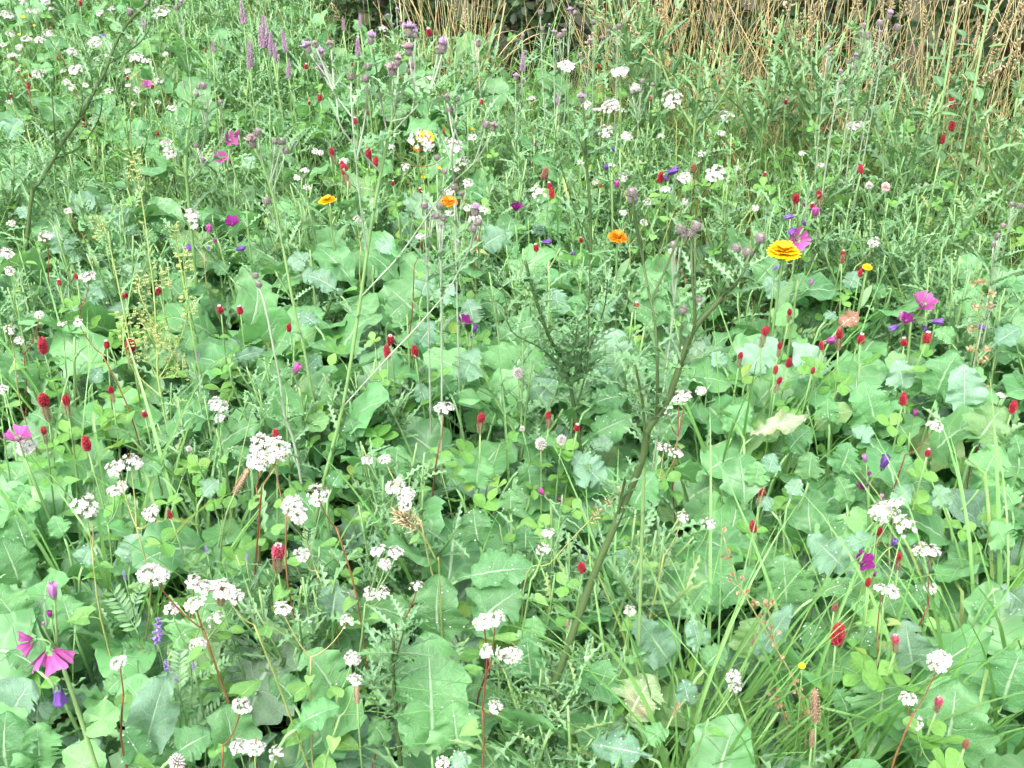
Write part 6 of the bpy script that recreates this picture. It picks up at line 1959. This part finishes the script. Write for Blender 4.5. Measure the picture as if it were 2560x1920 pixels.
nshoot = 0
cand = []
for x, y in scatter(2.0, 5.6, 0.14, 0.05):
    if y > edge_y(x) + (0.25 if x > -0.8 else 0.8):
        continue
    keep = 0.9
    if y < 2.6:
        keep = 0.25 if x < 0.35 else 0.6
    if x < -0.5 and y < 2.9:
        keep = 0.3
    if R.random() < keep:
        cand.append((x, y))
R.shuffle(cand)
for x, y in cand:
    root = Vector((x, y, 0))
    h = R.uniform(0.36, 0.52) if y > 2.6 else R.uniform(0.32, 0.44)
    if y > edge_y(x) - 0.6 and x > -0.2:
        h *= R.uniform(0.95, 1.6)
        if 1190 < proj(Vector((x, y, 0.4)))[0] < 1440:
            h = 0.3
    if blocks(root, h, 0.07):
        h = 0.37
    if nshoot >= 298:
        break
    nshoot += 1
    q = proj(root + Vector((0, 0, h)))
    k = R.randrange(8)
    o = thing('herb_shoot', 'herb', root, None, 'leafy herb shoots in the upper meadow', ['branching jagged-leaved herb shoot', 'straight jagged-leaved herb shoot', 'branching jagged-leaved herb shoot', 'feathery-leaved herb shoot'][k % 4], q[:2])
    M = Matrix.Rotation(R.uniform(0, 6), 4, 'Z') @ Matrix.Diagonal((h * 1.05, h * 1.05, h, 1))
    so = obj('stem', SHOOTS[k][0], o, M)
    fo = obj('foliage', SHOOTS[k][1], o, M)
    fo['kind'] = 'stuff'

# young thistles with fine jagged leaves between the broad leaves
for zone, n, ztop in [((0, 1, 20, 500, 40, 640), 9, 0.42), ((0, 1, 1000, 2000, 700, 1300), 7, 0.42), ((1, 2, 960, 1760, 900, 1560), 8, 0.40), ((1, 1, 950, 1800, 20, 800), 16, 0.45), ((0, 0, 100, 2100, 900, 1600), 26, 0.46),
                      ((1, 0, 900, 2150, 700, 1600), 26, 0.46), ((2, 0, 300, 2180, 900, 1620), 24, 0.46), ((2, 1, 1600, 2200, 20, 500), 10, 0.44), ((0, 2, 1450, 2200, 250, 700), 8, 0.42), ((1, 1, 30, 700, 900, 1640), 8, 0.42), ((1, 2, 1200, 2100, 60, 600), 9, 0.43)]:
    for k in range(n):
        px, py = c(zone[0], zone[1], R.uniform(zone[2], zone[3]), R.uniform(zone[4], zone[5]))
        h = ztop * R.uniform(0.88, 1.05)
        P_ = at_z(px, py, h - 0.04)
        root = Vector((P_.x, P_.y, 0))
        if blocks(root, h, 0.06):
            h = 0.395
        j = R.choice([0, 1, 2, 4, 5, 6])
        o = thing('young_thistle', 'thistle', root, None, 'young thistles without flowers', ['branching', 'straight', 'branching', '', 'branching', 'straight', 'branching'][j] + ' young thistle', (px, py))
        M = Matrix.Rotation(R.uniform(0, 6), 4, 'Z') @ Matrix.Rotation(R.uniform(-0.2, 0.2), 4, 'X') @ Matrix.Diagonal((h, h, h, 1))
        obj('stem', SHOOTS[j][0], o, M)
        fo = obj('foliage', SHOOTS[j][1], o, M)
        fo['kind'] = 'stuff'

# ------------------------------------------------------------------ ground cover: low leaves and thin grass nobody could count
gc = MB()
def cover(x, y, hmin, hmax, big):
    a = R.uniform(0, 6.28)
    el = R.uniform(0.0, 0.9)
    d = Vector((math.cos(a) * math.cos(el), math.sin(a) * math.cos(el), math.sin(el)))
    B = Vector((x, y, R.uniform(hmin, hmax)))
    N = UP - d * 0.3 + rv(0.5)
    q = R.random()
    if big and q < 0.42:
        gc.merge(BL_PACK[R.randrange(5)], frame(B, B + d * R.uniform(0.09, 0.16), N), R.random(), 0)
    elif q < 0.52:
        gc.merge(CL_PACK[R.randrange(7)], frame(B, B + d, N, R.uniform(0.016, 0.028)), R.random(), 1)
    elif q < 0.95:
        gc.merge(TL_PACK[R.randrange(8)], frame(B, B + d * R.uniform(0.05, 0.1), N), R.random(), 2)
    else:
        gc.merge(VL_PACK[R.randrange(3)], frame(B, B + d * R.uniform(0.05, 0.08), N), R.random(), 2)

for x, y in scatter(0.62, 2.6, 0.042, 0.7):
    inside = abs(x) < halfwidth(y, 0.3, 0.08) and y > 0.95
    cover(x, y, 0.03, 0.29 if inside else 0.31, True)
for x, y in scatter(2.6, 6.6, 0.058, 0.8):
    if y < edge_y(x) + (0.4 if x > -0.8 else 1.3):
        cover(x, y, 0.05, 0.34, x < 0.2)
        if R.random() < 0.6:
            cover(x + 0.02, y, 0.1, 0.4, False)
gco = obj('ground_cover', gc.mesh('ground_cover', [MAT['brassica'], MAT['clover'], MAT['shoot']]))
gco['kind'] = 'stuff'
gco['label'] = 'low mixed green leaves filling the gaps between the meadow plants'
gco['category'] = 'foliage'

gr = MB()
for x, y in scatter(0.62, 6.6, 0.072, 0.7):
    if y > edge_y(x) + (0.6 if x > -0.8 else 1.4):
        continue
    for k in range(1 if y < 2.6 else 3):
        a = R.uniform(0, 6.28)
        s = R.uniform(0.05, 0.6)
        hh = R.uniform(0.18, 0.36) if y < 2.6 else R.uniform(0.25, 0.55)
        blade(gr, Vector((x + R.uniform(-.03, .03), y + R.uniform(-.03, .03), 0)), (math.cos(a) * s, math.sin(a) * s, 1), hh, R.uniform(0.0025, 0.0045), R.uniform(0.3, 2.0), 6, R.random(), 0)
gro = obj('grass', gr.mesh('meadow_grass', MAT['grass_thin']))
gro['kind'] = 'stuff'
gro['label'] = 'thin green grass blades standing between the meadow plants'
gro['category'] = 'grass'

# ------------------------------------------------------------------ dry grass along the field edge
DG = 'dry grass tussocks along the field edge'
nt_ = 0
xs = -0.6
tus = []
while xs < 2.6:
    for row in range(3):
        x = xs + R.uniform(-0.05, 0.05)
        y = edge_y(x) + 0.05 + 0.2 * row + R.uniform(-0.08, 0.08)
        px = proj(Vector((x, y, 0.5)))[0]
        if 1085 < px < 2620:
            thin = 0.03 if 1215 < px < 1420 else (0.3 if 1420 < px < 1560 or 1760 < px < 1830 else 1.0)
            if R.random() < thin * (0.75 if row == 0 else 1):
                tus.append((x, y, row))
    xs += 0.19
for x, y, row in tus:
    root = Vector((x, y, 0))
    q = proj(root + Vector((0, 0, 0.6)))
    o = thing('dry_grass_tussock', 'dry grass', root, None, DG, 'straw-coloured dry grass tussock', q[:2])
    for k in range(R.choice([5, 6, 7])):
        h = R.uniform(0.55, 0.98) * (1 if row else 0.85)
        M = Matrix.Translation((R.uniform(-.08, .08), R.uniform(-.08, .08), 0)) @ Matrix.Rotation(R.uniform(0, 6.28), 4, 'Z') @ Matrix.Rotation(R.uniform(-0.22, 0.22), 4, 'X') @ Matrix.Diagonal((h * 1.2, h * 1.2, h, 1))
        obj('stalk', STRAW_MESH[R.randrange(10)], o, M)

ds = MB()
dg_ = MB()
for k in range(850):
    x = R.uniform(-1.2, 3.1)
    y = edge_y(x) + R.uniform(-0.05, 0.95) ** 1.0
    px = proj(Vector((x, y, 0.5)))[0]
    if (1215 < px < 1420) and R.random() < 0.93 or px < 1090 and R.random() < 0.88:
        continue
    if 1400 < px < 1560 and R.random() < 0.4:
        continue
    h = R.uniform(0.45, 1.0)
    M = Matrix.Translation((x, y, 0)) @ Matrix.Rotation(R.uniform(0, 6.28), 4, 'Z') @ Matrix.Rotation(R.gauss(0, 0.3), 4, 'X') @ Matrix.Diagonal((h * 1.1, h * 1.1, h, 1))
    ds.merge(STRAW_PACK[R.randrange(10)], M, R.random())
    if k % 2 == 0:
        a = R.uniform(0, 6.28)
        s = R.uniform(0.05, 0.4)
        blade(dg_, Vector((x + 0.02, y, 0)), (math.cos(a) * s, math.sin(a) * s, 1), R.uniform(0.35, 0.8), 0.005, R.uniform(0.4, 2.2), 7, R.random(), 0)
dso = obj('dry_grass', ds.mesh('dry_grass', [MAT['straw'], MAT['straw_head']]))
dso['kind'] = 'stuff'
dso['label'] = 'dry straw-coloured grass standing along the field edge'
dso['category'] = 'grass'
dgo = obj('edge_grass', dg_.mesh('edge_grass', MAT['grass_thin']))
dgo['kind'] = 'stuff'
dgo['label'] = 'green grass mixed into the dry strip along the field edge'
dgo['category'] = 'grass'

# ------------------------------------------------------------------ dark hedge behind the dry grass
lp = MB()
for k in range(7):
    a = k * 2.4
    M = Matrix.Rotation(a, 4, 'Z') @ Matrix.Translation((0, 0.12, 0.08 * k)) @ Matrix.Rotation(R.uniform(-0.4, 0.8), 4, 'X') @ Matrix.Scale(0.5, 4)
    oval(lp, M, wr=0.3, nv=3, rnd=R.random())
LEAFSPRAY = lp.pack()
CROWNS = []
def hedge_bush(x, y, w, h, n, label):
    root = Vector((x, y, 0))
    o = thing('hedge_bush', 'bush', root, label, 'dark hedge bushes behind the dry grass')
    mb = MB()
    for k in range(7):
        a = R.uniform(0, 6.28)
        r_ = R.uniform(0.1, 0.4) * w
        p0 = Vector((R.uniform(-.1, .1), R.uniform(-.1, .1), 0))
        p2 = Vector((r_ * math.cos(a), r_ * math.sin(a) * 0.8, h * R.uniform(0.5, 0.95)))
        mb.tube(bez(p0, Vector((p0.x, p0.y, h * 0.4)), p2, 6), [0.018, 0.005], 6, R.random(), 0)
    obj('trunk', mb.mesh('hedge_trunk', MAT['bark']), o)
    f = MB()
    for k in range(n if len(CROWNS) < 2 else 0):
        a = R.uniform(0, 6.28)
        t = R.random() ** 0.45
        zz = R.random()
        prof = (0.75 + 0.25 * math.sin(PI * zz)) * (1 if zz < 0.85 else 1 - (zz - 0.85) * 2.5)
        wob = 0.85 + 0.2 * math.sin(a * 3 + zz * 7 + x * 5)
        p = Vector((math.cos(a) * t * w * prof * wob, math.sin(a) * t * w * 0.75 * prof * wob, 0.05 + zz * h))
        ax = (Vector((math.cos(a), math.sin(a), 0.5)) + rv(0.8)).normalized()
        f.merge(LEAFSPRAY, upframe(p, ax, R.uniform(0.06, 0.11), R.uniform(0, 6)), R.random())
    if len(CROWNS) < 2:
        CROWNS.append(f.mesh('hedge_crown', MAT['hedge']))
    fo = obj('crown', CROWNS[R.randrange(len(CROWNS))], o, Matrix.Rotation(R.uniform(-0.5, 0.5), 4, 'Z'))
    fo['kind'] = 'stuff'
hx = -2.72
names = ['dark hedge bush beyond the top photo corner of white clusters', 'dark hedge bush beyond the far yellow buttercups', 'dark hedge bush far left behind the pink-purple spikes', 'dark hedge bush left of the deep gap', 'dark hedge bush in the deep gap of the dry grass', 'dark hedge bush behind the pale slender thistles', 'dark hedge bush behind the middle of the dry grass', 'dark hedge bush behind the lilac back thistles', 'dark hedge bush behind the nettles', 'dark hedge bush in the far right corner behind straw']
for k in range(10):
    hedge_bush(hx, edge_y(hx) + (1.2 if hx > -1.0 else 2.0) + R.uniform(-0.05, 0.1), 0.48, 2.2 + R.uniform(-0.2, 0.2), 950, names[k])
    hx += 0.56

# ------------------------------------------------------------------ labels that say which one
def direction(dx, dy):
    if abs(dx) > abs(dy) * 1.1:
        return 'right of' if dx > 0 else 'left of'
    return 'below' if dy > 0 else 'above'
cells = {}
for o, ph, px in AUTO:
    best = min(MARKS, key=lambda m: math.hypot(m[0] - px[0], m[1] - px[1]))
    dx, dy = px[0] - best[0], px[1] - best[1]
    dist = math.hypot(dx, dy)
    if dist < 22:
        key = (ph, 'at', best[2])
    else:
        key = (ph, direction(dx, dy), best[2])
    cells.setdefault(key, []).append((dist, o.name, o))
ORD = ['', 'second', 'third', 'fourth', 'fifth', 'sixth', 'seventh', 'eighth', 'ninth', 'tenth', 'eleventh', 'twelfth', 'thirteenth', 'fourteenth', 'fifteenth', 'sixteenth']
for (ph, d, m), lst in cells.items():
    lst.sort(key=lambda t: t[:2])
    for i, (_, _, o) in enumerate(lst):
        if len(lst) == 1:
            o['label'] = f'{ph} {d} {m}'
        elif i == 0:
            o['label'] = f'{ph} first {d} {m}'
        else:
            o['label'] = f'{ph}, {ORD[min(i, 15)]} {d} {m}'
